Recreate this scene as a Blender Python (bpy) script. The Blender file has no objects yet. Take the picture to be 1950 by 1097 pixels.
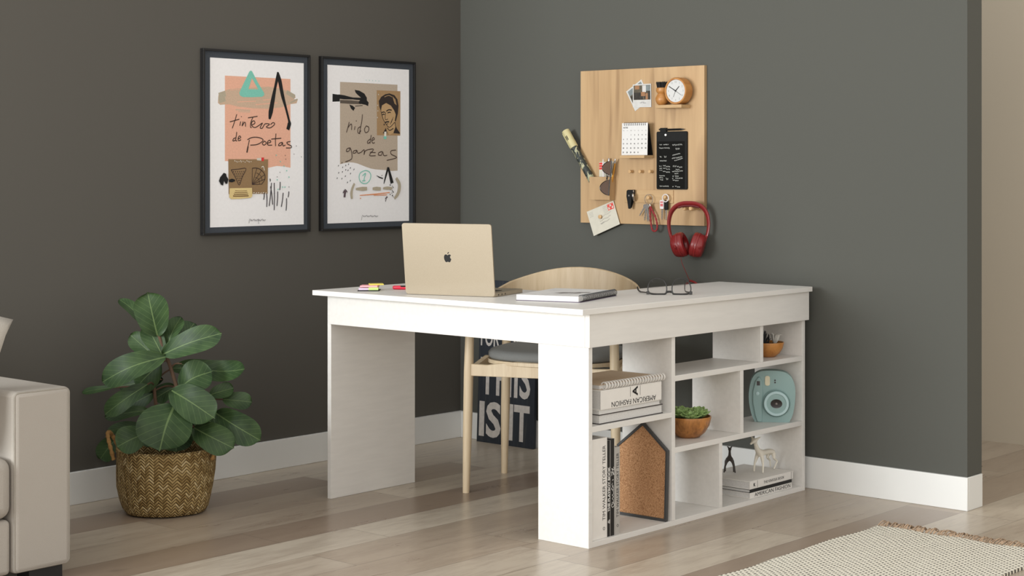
import bpy, bmesh, math, random
from mathutils import Vector, Matrix
from mathutils.geometry import tessellate_polygon

PI = math.pi
sc = bpy.context.scene
COL = sc.collection
V = Vector

# ------------------------------------------------------------------ materials
def lin(c):
    return c / 12.92 if c <= .04045 else ((c + .055) / 1.055) ** 2.4

def rgb(r, g, b):
    return (lin(r / 255), lin(g / 255), lin(b / 255), 1)

MATS = {}

class NT:
    """tiny helper around a material's node tree"""
    def __init__(s, name):
        m = bpy.data.materials.new(name)
        m.use_nodes = True
        s.m = m
        s.t = m.node_tree
        s.b = s.t.nodes['Principled BSDF']
        MATS[name] = m
    def n(s, kind, **kw):
        nd = s.t.nodes.new(kind)
        for k, v in kw.items():
            setattr(nd, k, v)
        return nd
    def l(s, a, b):
        s.t.links.new(a, b)
    def val(s, sock, v):
        if hasattr(v, 'is_output') or isinstance(v, bpy.types.NodeSocket):
            s.l(v, sock)
        else:
            sock.default_value = v
    def math(s, op, a, b=0.0, c=0.0):
        nd = s.n('ShaderNodeMath', operation=op)
        s.val(nd.inputs[0], a); s.val(nd.inputs[1], b); s.val(nd.inputs[2], c)
        return nd.outputs[0]
    def coords(s, kind='Object', scale=(1, 1, 1)):
        tc = s.n('ShaderNodeTexCoord')
        mp = s.n('ShaderNodeMapping')
        mp.inputs['Scale'].default_value = scale
        s.l(tc.outputs[kind], mp.inputs['Vector'])
        return mp.outputs[0]
    def noise(s, vec, scale, detail=3, rough=.5, dist=0):
        nd = s.n('ShaderNodeTexNoise')
        s.l(vec, nd.inputs['Vector'])
        nd.inputs['Scale'].default_value = scale
        nd.inputs['Detail'].default_value = detail
        nd.inputs['Roughness'].default_value = rough
        nd.inputs['Distortion'].default_value = dist
        return nd.outputs['Fac']
    def ramp(s, fac, stops):
        nd = s.n('ShaderNodeValToRGB')
        el = nd.color_ramp.elements
        while len(el) < len(stops):
            el.new(.5)
        for e, (p, c) in zip(el, stops):
            e.position = p
            e.color = c
        s.l(fac, nd.inputs[0])
        return nd.outputs[0]
    def mix(s, fac, a, b, blend='MIX'):
        nd = s.n('ShaderNodeMix', data_type='RGBA', blend_type=blend)
        s.val(nd.inputs[0], fac)
        s.val(nd.inputs[6], a); s.val(nd.inputs[7], b)
        return nd.outputs[2]
    def bump(s, h, strength=.2, dist=.002):
        nd = s.n('ShaderNodeBump')
        nd.inputs['Strength'].default_value = strength
        nd.inputs['Distance'].default_value = dist
        s.l(h, nd.inputs['Height'])
        s.l(nd.outputs[0], s.b.inputs['Normal'])
    def base(s, c, rough=.5, metal=0, spec=.5):
        s.val(s.b.inputs['Base Color'], c)
        s.val(s.b.inputs['Roughness'], rough)
        s.b.inputs['Metallic'].default_value = metal
        s.b.inputs['Specular IOR Level'].default_value = spec
        return s.m

def plain(name, c, rough=.5, metal=0, spec=.5, var=.06, scale=40):
    t = NT(name)
    n = t.noise(t.coords(), scale, 3)
    d = tuple(x * (1 - var) for x in c[:3]) + (1,)
    e = tuple(min(1, x * (1 + var)) for x in c[:3]) + (1,)
    return t.base(t.ramp(n, [(.3, d), (.7, e)]), rough, metal, spec)

def fabric(name, c, scale=900, bump=.35):
    t = NT(name)
    co = t.coords()
    n = t.noise(co, scale, 2)
    n2 = t.noise(co, 14, 3)
    d = tuple(x * .80 for x in c[:3]) + (1,)
    col = t.mix(t.math('MULTIPLY', n2, .25), t.ramp(n, [(.3, d), (.7, c)]), d)
    t.bump(n, bump, .001)
    return t.base(col, .95, 0, .15)

def wood(name, c1, c2, axis='Z', scale=14, stretch=.05, rough=.45, dark=None, bump=.06, knots=0):
    t = NT(name)
    sc_ = {'X': (stretch, 1, 1), 'Y': (1, stretch, 1), 'Z': (1, 1, stretch)}[axis]
    co = t.coords('Object', sc_)
    a = t.noise(co, scale, 4, .55, .6)
    b = t.noise(co, scale * 7, 3, .6)
    f = t.math('ADD', t.math('MULTIPLY', a, .7), t.math('MULTIPLY', b, .3))
    col = t.ramp(f, [(.34, c2), (.62, c1)])
    if dark:
        w = t.noise(co, scale * 2.3, 2, .4, 1.2)
        col = t.mix(t.ramp(w, [(.60, (0, 0, 0, 1)), (.74, (.5, .5, .5, 1))]), col, dark)
    if knots:
        k = t.noise(t.coords('Object', {'X': (.35, 1, 1), 'Y': (1, .35, 1), 'Z': (1, 1, .35)}[axis]), knots, 1, .3, .4)
        col = t.mix(t.ramp(k, [(.70, (0, 0, 0, 1)), (.80, (.6, .6, .6, 1))]), col, dark or c2)
    t.bump(b, bump, .001)
    return t.base(col, rough)

# room
def wall_mat(name, c):
    t = NT(name)
    co = t.coords('Object', (1, 1, 1))
    n = t.noise(co, 60, 4, .6)
    n2 = t.noise(co, 1.2, 2)
    d = tuple(x * .94 for x in c[:3]) + (1,)
    t.bump(n, .12, .002)
    return t.base(t.mix(n2, d, c), .85, 0, .25)

wall_mat('wall_dark', (.0950, .0880, .0760, 1))
wall_mat('wall_slate', (.0895, .0900, .0790, 1))
wall_mat('wall_beige', rgb(204, 193, 174))
wall_mat('ceiling_white', rgb(225, 222, 215))
plain('skirting_white', rgb(226, 226, 223), .4, var=.015, scale=4)

def floor_mat():
    t = NT('oak_floor')
    tc = t.n('ShaderNodeTexCoord')
    sep = t.n('ShaderNodeSeparateXYZ')
    t.l(tc.outputs['Object'], sep.inputs[0])
    X, Y = sep.outputs[0], sep.outputs[1]
    u = t.math('DIVIDE', t.math('SUBTRACT', X, .01), .2)
    row = t.math('FLOOR', u)
    fu = t.math('FRACT', u)
    wn = t.n('ShaderNodeTexWhiteNoise', noise_dimensions='1D')
    t.l(t.math('ADD', row, 7.3), wn.inputs['W'])
    v = t.math('DIVIDE', t.math('ADD', Y, t.math('MULTIPLY', wn.outputs['Value'], 3.1)), 1.5)
    cidx = t.math('FLOOR', v)
    fv = t.math('FRACT', v)
    cmb = t.n('ShaderNodeCombineXYZ')
    t.l(row, cmb.inputs[0]); t.l(cidx, cmb.inputs[1])
    wn2 = t.n('ShaderNodeTexWhiteNoise', noise_dimensions='3D')
    t.l(cmb.outputs[0], wn2.inputs['Vector'])
    rnd = wn2.outputs['Value']
    # grain, shifted per plank
    g = t.n('ShaderNodeCombineXYZ')
    t.l(t.math('MULTIPLY', X, 1.0), g.inputs[0])
    t.l(t.math('MULTIPLY', Y, .14), g.inputs[1])
    t.l(t.math('MULTIPLY', rnd, 37), g.inputs[2])
    g1 = t.noise(g.outputs[0], 16, 5, .6, .7)
    g2 = t.noise(g.outputs[0], 120, 3, .6)
    kn = t.n('ShaderNodeCombineXYZ')
    t.l(X, kn.inputs[0]); t.l(t.math('MULTIPLY', Y, .4), kn.inputs[1]); t.l(t.math('MULTIPLY', rnd, 11), kn.inputs[2])
    k1 = t.noise(kn.outputs[0], 9, 2, .5, .5)
    tone = t.ramp(rnd, [(.05, rgb(150, 132, 115)), (.3, rgb(186, 173, 155)), (.55, rgb(198, 187, 170)), (.75, rgb(164, 147, 129)), (.95, rgb(192, 181, 164))])
    grain = t.math('ADD', t.math('MULTIPLY', g1, .65), t.math('MULTIPLY', g2, .35))
    col = t.mix(t.ramp(grain, [(.34, (.50, .50, .50, 1)), (.56, (0, 0, 0, 1))]), tone, rgb(136, 116, 100))
    col = t.mix(t.ramp(k1, [(.70, (0, 0, 0, 1)), (.82, (.55, .55, .55, 1))]), col, rgb(92, 80, 72))
    # seams
    e1 = t.math('LESS_THAN', t.math('MINIMUM', fu, t.math('SUBTRACT', 1, fu)), .006)
    e2 = t.math('LESS_THAN', t.math('MINIMUM', fv, t.math('SUBTRACT', 1, fv)), .0009)
    seam = t.math('MAXIMUM', e1, e2)
    col = t.mix(t.math('MULTIPLY', seam, .7), col, rgb(95, 82, 72))
    h = t.math('SUBTRACT', t.math('MULTIPLY', g2, .4), seam)
    t.bump(h, .10, .001)
    ro = t.math('ADD', .22, t.math('MULTIPLY', g1, .16))
    return t.base(col, ro, 0, .5)
floor_mat()

# furniture
def laminate(name, c):
    t = NT(name)
    n = t.noise(t.coords('Object', (1, .12, 1)), 70, 3)
    d = tuple(x * .955 for x in c[:3]) + (1,)
    t.bump(n, .04, .0006)
    return t.base(t.ramp(n, [(.35, d), (.65, c)]), .42, 0, .4)
laminate('white_laminate', rgb(224, 221, 216))
wood('board_oak', rgb(188, 156, 116), rgb(168, 136, 97), 'Z', 9, .06, .5, rgb(126, 94, 62), .04, 5)
wood('block_oak', rgb(190, 158, 116), rgb(174, 141, 99), 'X', 30, .1, .5, None, .04)
wood('peg_wood', rgb(204, 168, 120), rgb(188, 150, 104), 'Y', 60, .2, .5)
wood('ash_wood', rgb(214, 196, 166), rgb(196, 174, 142), 'Z', 24, .07, .45, rgb(184, 156, 120), .04)
wood('ash_band', rgb(190, 170, 140), rgb(174, 152, 120), 'Z', 20, .05, .45, rgb(156, 131, 100), .04)
wood('bamboo', rgb(186, 132, 72), rgb(164, 108, 54), 'Y', 40, .08, .4)
wood('bowl_wood', rgb(184, 124, 66), rgb(112, 68, 30), 'Z', 20, .3, .32, rgb(74, 42, 18), .05)
wood('bowl_pale', rgb(190, 130, 66), rgb(160, 100, 46), 'Z', 30, .35, .38)
wood('sign_plank', rgb(38, 44, 52), rgb(28, 33, 41), 'Z', 30, .06, .75, rgb(72, 70, 66), .25)
plain('sign_letter', rgb(196, 190, 184), .8, var=.10, scale=60)
plain('leg_black', rgb(24, 23, 23), .5)
fabric('sofa_fabric', rgb(174, 167, 158))
fabric('pillow_fabric', rgb(196, 190, 181), 500)
fabric('seat_grey', rgb(136, 137, 135), 700)
plain('piping_grey', rgb(150, 144, 134), .9)

def rug_mat():
    t = NT('rug_weave')
    tc = t.n('ShaderNodeTexCoord')
    sep = t.n('ShaderNodeSeparateXYZ')
    wob = t.noise(tc.outputs['Object'], 5, 2)
    t.l(tc.outputs['Object'], sep.inputs[0])
    w = t.math('MULTIPLY', t.math('SUBTRACT', wob, .5), .02)
    X = t.math('ADD', sep.outputs[0], w)
    Y = t.math('ADD', sep.outputs[1], t.math('MULTIPLY', w, .6))
    u = t.math('DIVIDE', X, .0135)
    ci = t.math('FLOOR', u)
    fu = t.math('SUBTRACT', t.math('FRACT', u), .5)
    v = t.math('ADD', t.math('DIVIDE', Y, .021), t.math('MULTIPLY', ci, .5))
    fv = t.math('SUBTRACT', t.math('FRACT', v), .5)
    d = t.math('SQRT', t.math('ADD', t.math('POWER', t.math('MULTIPLY', fu, 1.35), 2), t.math('POWER', t.math('MULTIPLY', fv, 1.25), 2)))
    rn = t.noise(tc.outputs['Object'], 70, 1)
    th = t.math('ADD', .20, t.math('MULTIPLY', rn, .22))
    spot = t.math('LESS_THAN', d, th)
    fine = t.noise(tc.outputs['Object'], 400, 2)
    cream = t.ramp(fine, [(.3, rgb(212, 206, 190)), (.7, rgb(240, 234, 219))])
    col = t.mix(t.math('MULTIPLY', spot, .92), cream, rgb(62, 59, 56))
    h = t.math('ADD', t.math('MULTIPLY', d, 1.2), t.math('MULTIPLY', fine, .3))
    t.bump(h, .8, .004)
    return t.base(col, .95, 0, .1)
rug_mat()
plain('fringe_brown', rgb(162, 138, 114), .95, var=.25, scale=60)

def basket_mat():
    t = NT('basket_weave')
    tc = t.n('ShaderNodeTexCoord')
    sep = t.n('ShaderNodeSeparateXYZ')
    t.l(tc.outputs['Object'], sep.inputs[0])
    ang = t.math('ARCTAN2', sep.outputs[1], sep.outputs[0])
    nz = t.noise(tc.outputs['Object'], 9, 2)
    c = t.math('ADD', t.math('MULTIPLY', ang, 68 / (2 * PI)), t.math('MULTIPLY', nz, 1.1))
    ci = t.math('FLOOR', c)
    tri = t.math('PINGPONG', c, 1.0)
    v = t.math('ADD', t.math('DIVIDE', sep.outputs[2], .0108), t.math('MULTIPLY', tri, 1.25))
    v = t.math('ADD', v, t.math('MULTIPLY', nz, 1.2))
    vi = t.math('FLOOR', v)
    fv = t.math('FRACT', v)
    hump = t.math('SINE', t.math('MULTIPLY', fv, PI))
    cross = t.math('SINE', t.math('MULTIPLY', t.math('FRACT', c), PI))
    cmb = t.n('ShaderNodeCombineXYZ')
    t.l(ci, cmb.inputs[0]); t.l(vi, cmb.inputs[1])
    wn = t.n('ShaderNodeTexWhiteNoise', noise_dimensions='3D')
    t.l(cmb.outputs[0], wn.inputs['Vector'])
    fib = t.noise(tc.outputs['Object'], 140, 2)
    tone = t.ramp(wn.outputs['Value'], [(0, rgb(132, 106, 62)), (.4, rgb(164, 138, 90)), (.8, rgb(190, 164, 112)), (1, rgb(216, 194, 148))])
    tone = t.mix(t.math('MULTIPLY', fib, .35), tone, rgb(128, 98, 52))
    h = t.math('MULTIPLY', hump, t.math('ADD', .45, t.math('MULTIPLY', cross, .55)))
    col = t.mix(t.ramp(h, [(.05, (.9, .9, .9, 1)), (.38, (0, 0, 0, 1))]), tone, rgb(80, 58, 28))
    t.bump(h, 1.0, .006)
    return t.base(col, .7, 0, .25)
basket_mat()
plain('basket_cord', rgb(150, 112, 62), .8, var=.25, scale=120)

def leaf_mat():
    t = NT('leaf_green')
    tc = t.n('ShaderNodeTexCoord')
    sep = t.n('ShaderNodeSeparateXYZ')
    t.l(tc.outputs['UV'], sep.inputs[0])
    U_, V_ = sep.outputs[0], sep.outputs[1]
    a = t.math('ABSOLUTE', t.math('SUBTRACT', U_, .5))
    mid = t.math('LESS_THAN', a, t.math('SUBTRACT', .022, t.math('MULTIPLY', V_, .012)))
    q = t.math('FRACT', t.math('SUBTRACT', t.math('MULTIPLY', V_, 7.0), t.math('MULTIPLY', a, 5.5)))
    side = t.math('LESS_THAN', t.math('ABSOLUTE', t.math('SUBTRACT', q, .5)), .045)
    veins = t.math('MAXIMUM', mid, t.math('MULTIPLY', side, .38))
    n = t.noise(t.coords('Object'), 16, 3)
    g = t.ramp(n, [(.3, rgb(36, 56, 30)), (.7, rgb(60, 82, 46))])
    col = t.mix(t.math('MULTIPLY', veins, .7), g, rgb(104, 124, 78))
    geo = t.n('ShaderNodeNewGeometry')
    under = t.mix(t.math('MULTIPLY', veins, .4), rgb(70, 78, 64), rgb(98, 106, 84))
    col = t.mix(geo.outputs['Backfacing'], col, under)
    t.bump(t.math('ADD', t.math('MULTIPLY', veins, -.6), t.math('MULTIPLY', n, .4)), .35, .004)
    return t.base(col, .5, 0, .3)
leaf_mat()
plain('stem_brown', rgb(84, 62, 44), .8, var=.2)
plain('soil', rgb(52, 42, 34), 1, var=.4, scale=120)
plain('succulent_green', rgb(150, 178, 112), .5, var=.35, scale=45)
plain('succulent_dark', rgb(48, 48, 48), .6, var=.3)
plain('succulent_pale', rgb(206, 202, 194), .6)

# small things
plain('frame_black', rgb(26, 25, 25), .45)
plain('mount_navy', rgb(62, 67, 74), .9, var=.08, scale=200)
plain('paper_white', rgb(238, 236, 236), .9, var=.02, scale=90)
INK = dict(ink=(22, 21, 21), ink2=(52, 46, 50), teal=(124, 196, 178), pencil=(66, 48, 40), peach=(228, 174, 149), smear=(200, 172, 148), smear2=(176, 165, 144),
           smear3=(92, 82, 72), card=(144, 116, 82), card2=(166, 134, 96), red=(214, 52, 52), chip=(206, 200, 188), white=(226, 220, 208), tag=(218, 194, 136),
           tagink=(120, 92, 56), beige=(184, 168, 150), face=(188, 154, 112), hair=(48, 38, 34), orange=(222, 144, 96), plum=(88, 72, 78))
for k, c in INK.items():
    plain('ink_' + k, rgb(*c), .9, var=.05, scale=160)
t = NT('laptop_gold'); t.b.inputs['Coat Weight'].default_value = .2
n = t.noise(t.coords(), 400, 2)
t.base(t.ramp(n, [(.3, rgb(154, 140, 118)), (.7, rgb(159, 145, 123))]), .42, .15)
plain('black_gloss', rgb(14, 14, 14), .25)
plain('black_matt', rgb(15, 15, 14), .7, spec=.3)
plain('key_dark', rgb(34, 33, 33), .6)
plain('white_paper', rgb(212, 210, 207), .85, var=.02)
plain('page_edge', rgb(208, 206, 203), .9, var=.08, scale=300)
plain('cover_white', rgb(226, 222, 216), .6, var=.02)
plain('cover_black', rgb(15, 15, 15), .5)
plain('cover_dark', rgb(52, 46, 46), .6)
plain('cover_grey', rgb(172, 168, 162), .6)
plain('kraft', rgb(196, 172, 144), .8, var=.06, scale=120)
plain('print_black', rgb(20, 19, 19), .7)
plain('print_grey', rgb(120, 118, 116), .7)
plain('print_white', rgb(222, 220, 216), .7)
plain('wire_white', rgb(224, 220, 214), .4)
plain('purple_cover', rgb(70, 52, 84), .6)
plain('wire_black', rgb(30, 28, 26), .35)
plain('sketch_grey', rgb(138, 134, 130), .9, var=.3, scale=300)
plain('note_pink', rgb(236, 164, 170), .8)
plain('note_lilac', rgb(222, 200, 222), .8)
plain('note_green', rgb(196, 222, 130), .8)
plain('note_yellow', rgb(226, 210, 96), .8)
plain('marker_red', rgb(214, 44, 70), .35)
plain('mint', rgb(140, 168, 166), .42, var=.03, scale=6)
plain('mint_pale', rgb(176, 202, 204), .35, var=.02)
plain('flash_cream', rgb(214, 206, 178), .25)
plain('lens_black', rgb(22, 14, 14), .12)
plain('lens_dot', rgb(120, 112, 108), .2)
def cork_mat():
    t = NT('cork')
    co = t.coords()
    n = t.noise(co, 260, 3, .7)
    n2 = t.noise(co, 90, 2)
    col = t.ramp(n, [(.30, rgb(112, 78, 52)), (.48, rgb(184, 138, 100)), (.70, rgb(212, 170, 130))])
    t.bump(n, .4, .001)
    return t.base(t.mix(t.math('MULTIPLY', n2, .25), col, rgb(160, 116, 80)), .95, 0, .1)
cork_mat()
plain('slate_frame', rgb(66, 66, 66), .6)
plain('deer_cream', rgb(226, 220, 206), .55, var=.03)
plain('deer_bronze', rgb(46, 38, 32), .45)
plain('chalk', rgb(190, 190, 184), .9)
plain('blackboard', rgb(15, 15, 13), .9, spec=.2, var=.08)
plain('magnet_white', rgb(236, 234, 230), .4)
plain('clock_face', rgb(198, 197, 195), .5, var=.01)
plain('bristle', rgb(22, 20, 19), .8)
plain('poster_cream', rgb(192, 182, 136), .6, var=.04)
def camo():
    t = NT('floral_dark')
    n = t.noise(t.coords('Object', (1, 1, .6)), 55, 2, .5, 1.2)
    return t.base(t.ramp(n, [(.0, rgb(36, 40, 38)), (.53, rgb(40, 46, 42)), (.56, rgb(176, 172, 138)), (.7, rgb(120, 128, 104))]), .55)
camo()
plain('sunglass_lens', rgb(92, 74, 64), .12)
plain('gold', rgb(206, 150, 66), .3, .6)
plain('steel', rgb(190, 186, 182), .25, .9)
plain('stamp_red', rgb(210, 52, 48), .8)
plain('envelope_cream', rgb(200, 195, 180), .9, var=.03)
plain('headphone_red', rgb(126, 32, 33), .32, var=.04)
plain('cushion_red', rgb(96, 26, 28), .7)
plain('braid_red', rgb(140, 40, 44), .75, var=.3, scale=500)
plain('key_white', rgb(214, 208, 206), .4)
plain('key_red', rgb(196, 96, 96), .5)
plain('photo_brown', rgb(84, 76, 60), .4, var=.4, scale=90)
plain('photo_dark', rgb(44, 40, 34), .4, var=.5, scale=90)
plain('photo_tan', rgb(150, 108, 74), .4)
plain('photo_white', rgb(196, 194, 190), .4)
plain('photo_blue', rgb(120, 128, 128), .4, var=.2)
t = NT('clear_lens'); t.base((1, 1, 1, 1), .02); t.b.inputs['Transmission Weight'].default_value = 1; t.b.inputs['IOR'].default_value = 1.08
t.b.inputs['Alpha'].default_value = .35

# ------------------------------------------------------------------ geometry
class MB:
    def __init__(s):
        s.bm = bmesh.new()
        s.uv = None
    def face(s, vs, m=0, smooth=False):
        try:
            f = s.bm.faces.new(vs)
        except ValueError:
            return None
        f.material_index = m
        f.smooth = smooth
        return f
    def box(s, x0, x1, y0, y1, z0, z1, m=0, M=None):
        P = [V((x, y, z)) for z in (z0, z1) for y in (y0, y1) for x in (x0, x1)]
        if M:
            P = [M @ p for p in P]
        v = [s.bm.verts.new(p) for p in P]
        for q in ((0, 2, 3, 1), (4, 5, 7, 6), (0, 1, 5, 4), (2, 6, 7, 3), (0, 4, 6, 2), (1, 3, 7, 5)):
            s.face([v[i] for i in q], m)
        return s
    def poly(s, pts, m=0, flip=False):
        pts = [V(p) for p in pts]
        vs = [s.bm.verts.new(p) for p in pts]
        for t in tessellate_polygon([pts]):
            t = list(t)
            a, b, c = (pts[i] for i in t)
            s.face([vs[i] for i in t], m)
        return s
    def prism(s, pts, O, ex, ey, depth, m=0, ms=None, inset=0):
        """outline pts (2D) in frame O,ex,ey, extruded along ex x ey by depth"""
        O, ex, ey = V(O), V(ex), V(ey)
        ez = ex.cross(ey).normalized()
        a = sum(pts[i][0] * pts[(i + 1) % len(pts)][1] - pts[(i + 1) % len(pts)][0] * pts[i][1] for i in range(len(pts)))
        if a < 0:
            pts = pts[::-1]
        lo = [s.bm.verts.new(O + ex * p[0] + ey * p[1]) for p in pts]
        hi = [s.bm.verts.new(O + ex * p[0] + ey * p[1] + ez * depth) for p in pts]
        n = len(pts)
        tri = tessellate_polygon([[V((p[0], p[1], 0)) for p in pts]])
        for t in tri:
            p, q, r = (pts[i] for i in t)
            ar = (q[0] - p[0]) * (r[1] - p[1]) - (r[0] - p[0]) * (q[1] - p[1])
            t = t if ar > 0 else t[::-1]
            s.face([hi[i] for i in t], m)
            s.face([lo[i] for i in t[::-1]], m)
        for i in range(n):
            j = (i + 1) % n
            s.face([lo[i], lo[j], hi[j], hi[i]], m if ms is None else ms)
        return s
    def tube(s, pts, r, n=8, m=0, caps=True, flat=(1, 1), up=None, closed=False):
        pts = [V(p) for p in pts]
        k = len(pts)
        rr = r if isinstance(r, (list, tuple)) else [r] * k
        rings = []
        tan0 = None
        N = None
        for i, p in enumerate(pts):
            if closed:
                t = pts[(i + 1) % k] - pts[i - 1]
            else:
                t = pts[min(i + 1, k - 1)] - pts[max(i - 1, 0)]
            t.normalize()
            if N is None:
                u = V(up) if up else (V((0, 0, 1)) if abs(t.z) < .9 else V((1, 0, 0)))
                N = (u - t * u.dot(t)).normalized()
            else:
                if up:
                    u = V(up)
                    N2 = u - t * u.dot(t)
                    if N2.length > 1e-3:
                        N = N2.normalized()
                else:
                    N = (N - t * N.dot(t)).normalized()
            B = t.cross(N)
            ring = []
            for j in range(n):
                a = 2 * PI * j / n
                ring.append(s.bm.verts.new(p + N * (math.cos(a) * rr[i] * flat[0]) + B * (math.sin(a) * rr[i] * flat[1])))
            rings.append(ring)
        L = k if closed else k - 1
        for i in range(L):
            A, Bq = rings[i], rings[(i + 1) % k]
            for j in range(n):
                s.face([A[j], A[(j + 1) % n], Bq[(j + 1) % n], Bq[j]], m, True)
        if caps and not closed:
            s.face(rings[0][::-1], m)
            s.face(rings[-1], m)
        return s
    def lathe(s, prof, n=32, m=0, M=None, ms=None, wob=None):
        """profile of (r, z) around local z; M places it"""
        M = M or Matrix()
        rings = []
        for i, (r, z) in enumerate(prof):
            if r < 1e-6:
                rings.append([s.bm.verts.new(M @ V((0, 0, z)))])
            else:
                rings.append([s.bm.verts.new(M @ V(((r + (wob(2 * PI * j / n, z) if wob else 0)) * math.cos(2 * PI * j / n), (r + (wob(2 * PI * j / n, z) if wob else 0)) * math.sin(2 * PI * j / n), z))) for j in range(n)])
        for i in range(len(rings) - 1):
            A, B = rings[i], rings[i + 1]
            mm = ms[i] if ms else m
            for j in range(n):
                k = (j + 1) % n
                if len(A) == 1 and len(B) == 1:
                    continue
                if len(A) == 1:
                    s.face([A[0], B[k], B[j]], mm, True)
                elif len(B) == 1:
                    s.face([A[j], A[k], B[0]], mm, True)
                else:
                    s.face([A[j], A[k], B[k], B[j]], mm, True)
        return s
    def ell(s, c, r, n=16, m=0, M=None):
        c = V(c)
        k = n // 2
        prof = [(math.sin(PI * i / k), -math.cos(PI * i / k)) for i in range(k + 1)]
        T = Matrix.Translation(c) @ (M or Matrix()) @ Matrix.Diagonal((r[0], r[1], r[2], 1))
        return s.lathe(prof, n, m, T)
    def ribbon(s, pts, w, O, ex, ey, m=0, smooth=True):
        """flat brush stroke in the plane O,ex,ey"""
        w = w if len(w) > 1 else [w[0]] * 2
        P = [V((p[0], p[1])) for p in pts]
        if len(P) > 2 and smooth:
            Q = []
            for i in range(len(P) - 1):
                p0, p1, p2, p3 = P[max(i - 1, 0)], P[i], P[i + 1], P[min(i + 2, len(P) - 1)]
                for k in range(4):
                    t = k / 4
                    Q.append(.5 * ((2 * p1) + (p2 - p0) * t + (2 * p0 - 5 * p1 + 4 * p2 - p3) * t * t + (3 * p1 - p0 - 3 * p2 + p3) * t ** 3))
            Q.append(P[-1])
            P = Q
        O, ex, ey = V(O), V(ex), V(ey)
        L = []
        for i, p in enumerate(P):
            t = P[min(i + 1, len(P) - 1)] - P[max(i - 1, 0)]
            if t.length < 1e-9:
                t = V((1, 0))
            t.normalize()
            nn = V((-t.y, t.x))
            x = i / max(1, len(P) - 1) * (len(w) - 1)
            a = min(int(x), len(w) - 2)
            ww = (w[a] + (w[a + 1] - w[a]) * (x - a)) / 2
            L.append([s.bm.verts.new(O + ex * q.x + ey * q.y) for q in (p + nn * ww, p - nn * ww)])
        for a, b in zip(L, L[1:]):
            s.face([a[1], b[1], b[0], a[0]], m)
        return s
    def text(s, body, size, O, ex, ey, m=0, xs=1.0, align='CENTER', ext=0.0, bold=0.0, box=None):
        """flat lettering; box=(w,h) stretches the word to that size around O"""
        cu = bpy.data.curves.new('tmp', 'FONT')
        cu.body = body
        cu.size = size
        cu.align_x = 'LEFT'
        cu.resolution_u = 3
        cu.offset = bold
        ob = bpy.data.objects.new('tmp', cu)
        COL.objects.link(ob)
        dg = bpy.context.evaluated_depsgraph_get()
        me = bpy.data.meshes.new_from_object(ob.evaluated_get(dg))
        bpy.data.objects.remove(ob)
        bpy.data.curves.remove(cu)
        if len(me.vertices):
            xs_ = [v.co.x for v in me.vertices]; ys_ = [v.co.y for v in me.vertices]
            x0, x1, y0, y1 = min(xs_), max(xs_), min(ys_), max(ys_)
            O, ex, ey = V(O), V(ex), V(ey)
            vs = []
            for v in me.vertices:
                if box:
                    a = ((v.co.x - x0) / (x1 - x0) - .5) * box[0]
                    b = ((v.co.y - y0) / (y1 - y0) - .5) * box[1]
                else:
                    a = (v.co.x - ((x0 + x1) / 2 if align == 'CENTER' else x0)) * xs
                    b = v.co.y
                vs.append(s.bm.verts.new(O + ex * a + ey * b))
            for p in me.polygons:
                s.face([vs[i] for i in p.vertices], m)
        bpy.data.meshes.remove(me)
        return s
    def xf(s, M):
        s.bm.transform(M)
        return s

def build(name, mb, mats, parent=None, loc=None, bevel=0, seg=2, angle=35, sub=0, solid=0):
    """link one mesh object; geometry is given in world space and moved into the object's own frame"""
    if isinstance(mats, str):
        mats = [mats]
    if parent is not None:
        mb.bm.transform(parent['_M'].inverted() if False else FR[parent.name].inverted())
    elif loc is not None:
        mb.bm.transform(Matrix.Translation(-V(loc)))
    me = bpy.data.meshes.new(name)
    mb.bm.normal_update()
    mb.bm.to_mesh(me)
    mb.bm.free()
    for m in mats:
        me.materials.append(MATS[m])
    o = bpy.data.objects.new(name, me)
    COL.objects.link(o)
    if parent is not None:
        o.parent = parent
        FR[o.name] = FR[parent.name]
    elif loc is not None:
        o.location = loc
        FR[o.name] = Matrix.Translation(V(loc))
    else:
        FR[o.name] = Matrix()
    for p in me.polygons:
        p.use_smooth = True
    me.set_sharp_from_angle(angle=math.radians(angle))
    if solid:
        md = o.modifiers.new('Solidify', 'SOLIDIFY'); md.thickness = solid; md.offset = 0
    if bevel:
        md = o.modifiers.new('Bevel', 'BEVEL')
        md.width = bevel; md.segments = seg; md.limit_method = 'ANGLE'; md.angle_limit = math.radians(40)
        md.harden_normals = False
    if sub:
        md = o.modifiers.new('Subdivision', 'SUBSURF'); md.levels = sub; md.render_levels = sub
    return o

FR = {}
def tag(o, label=None, cat=None, group=None, kind=None):
    if label: o['label'] = label
    if cat: o['category'] = cat
    if group: o['group'] = group
    if kind: o['kind'] = kind
    return o

def thing(name, label, cat, loc, group=None):
    o = bpy.data.objects.new(name, None)
    o.empty_display_size = .05
    COL.objects.link(o)
    o.location = loc
    FR[o.name] = Matrix.Translation(V(loc))
    return tag(o, label, cat, group)

def bx(*a, **k):
    return MB().box(*a, **k)

def struct(name, mb, mat, **k):
    return tag(build(name, mb, mat, **k), kind='structure')

def frame(ang):
    """upright plane whose outward normal points along ang (degrees): origin-free ex, ey, n"""
    a = math.radians(ang)
    n = V((math.cos(a), math.sin(a), 0))
    return V((-n.y, n.x, 0)), V((0, 0, 1)), n

def place(c, ang, z_axis=None):
    """matrix: local x = to the right when seen from the front, local y = up, local z = outward"""
    ex, ey, n = frame(ang)
    return Matrix(((ex.x, ey.x, n.x, c[0]), (ex.y, ey.y, n.y, c[1]), (ex.z, ey.z, n.z, c[2]), (0, 0, 0, 1)))

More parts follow.
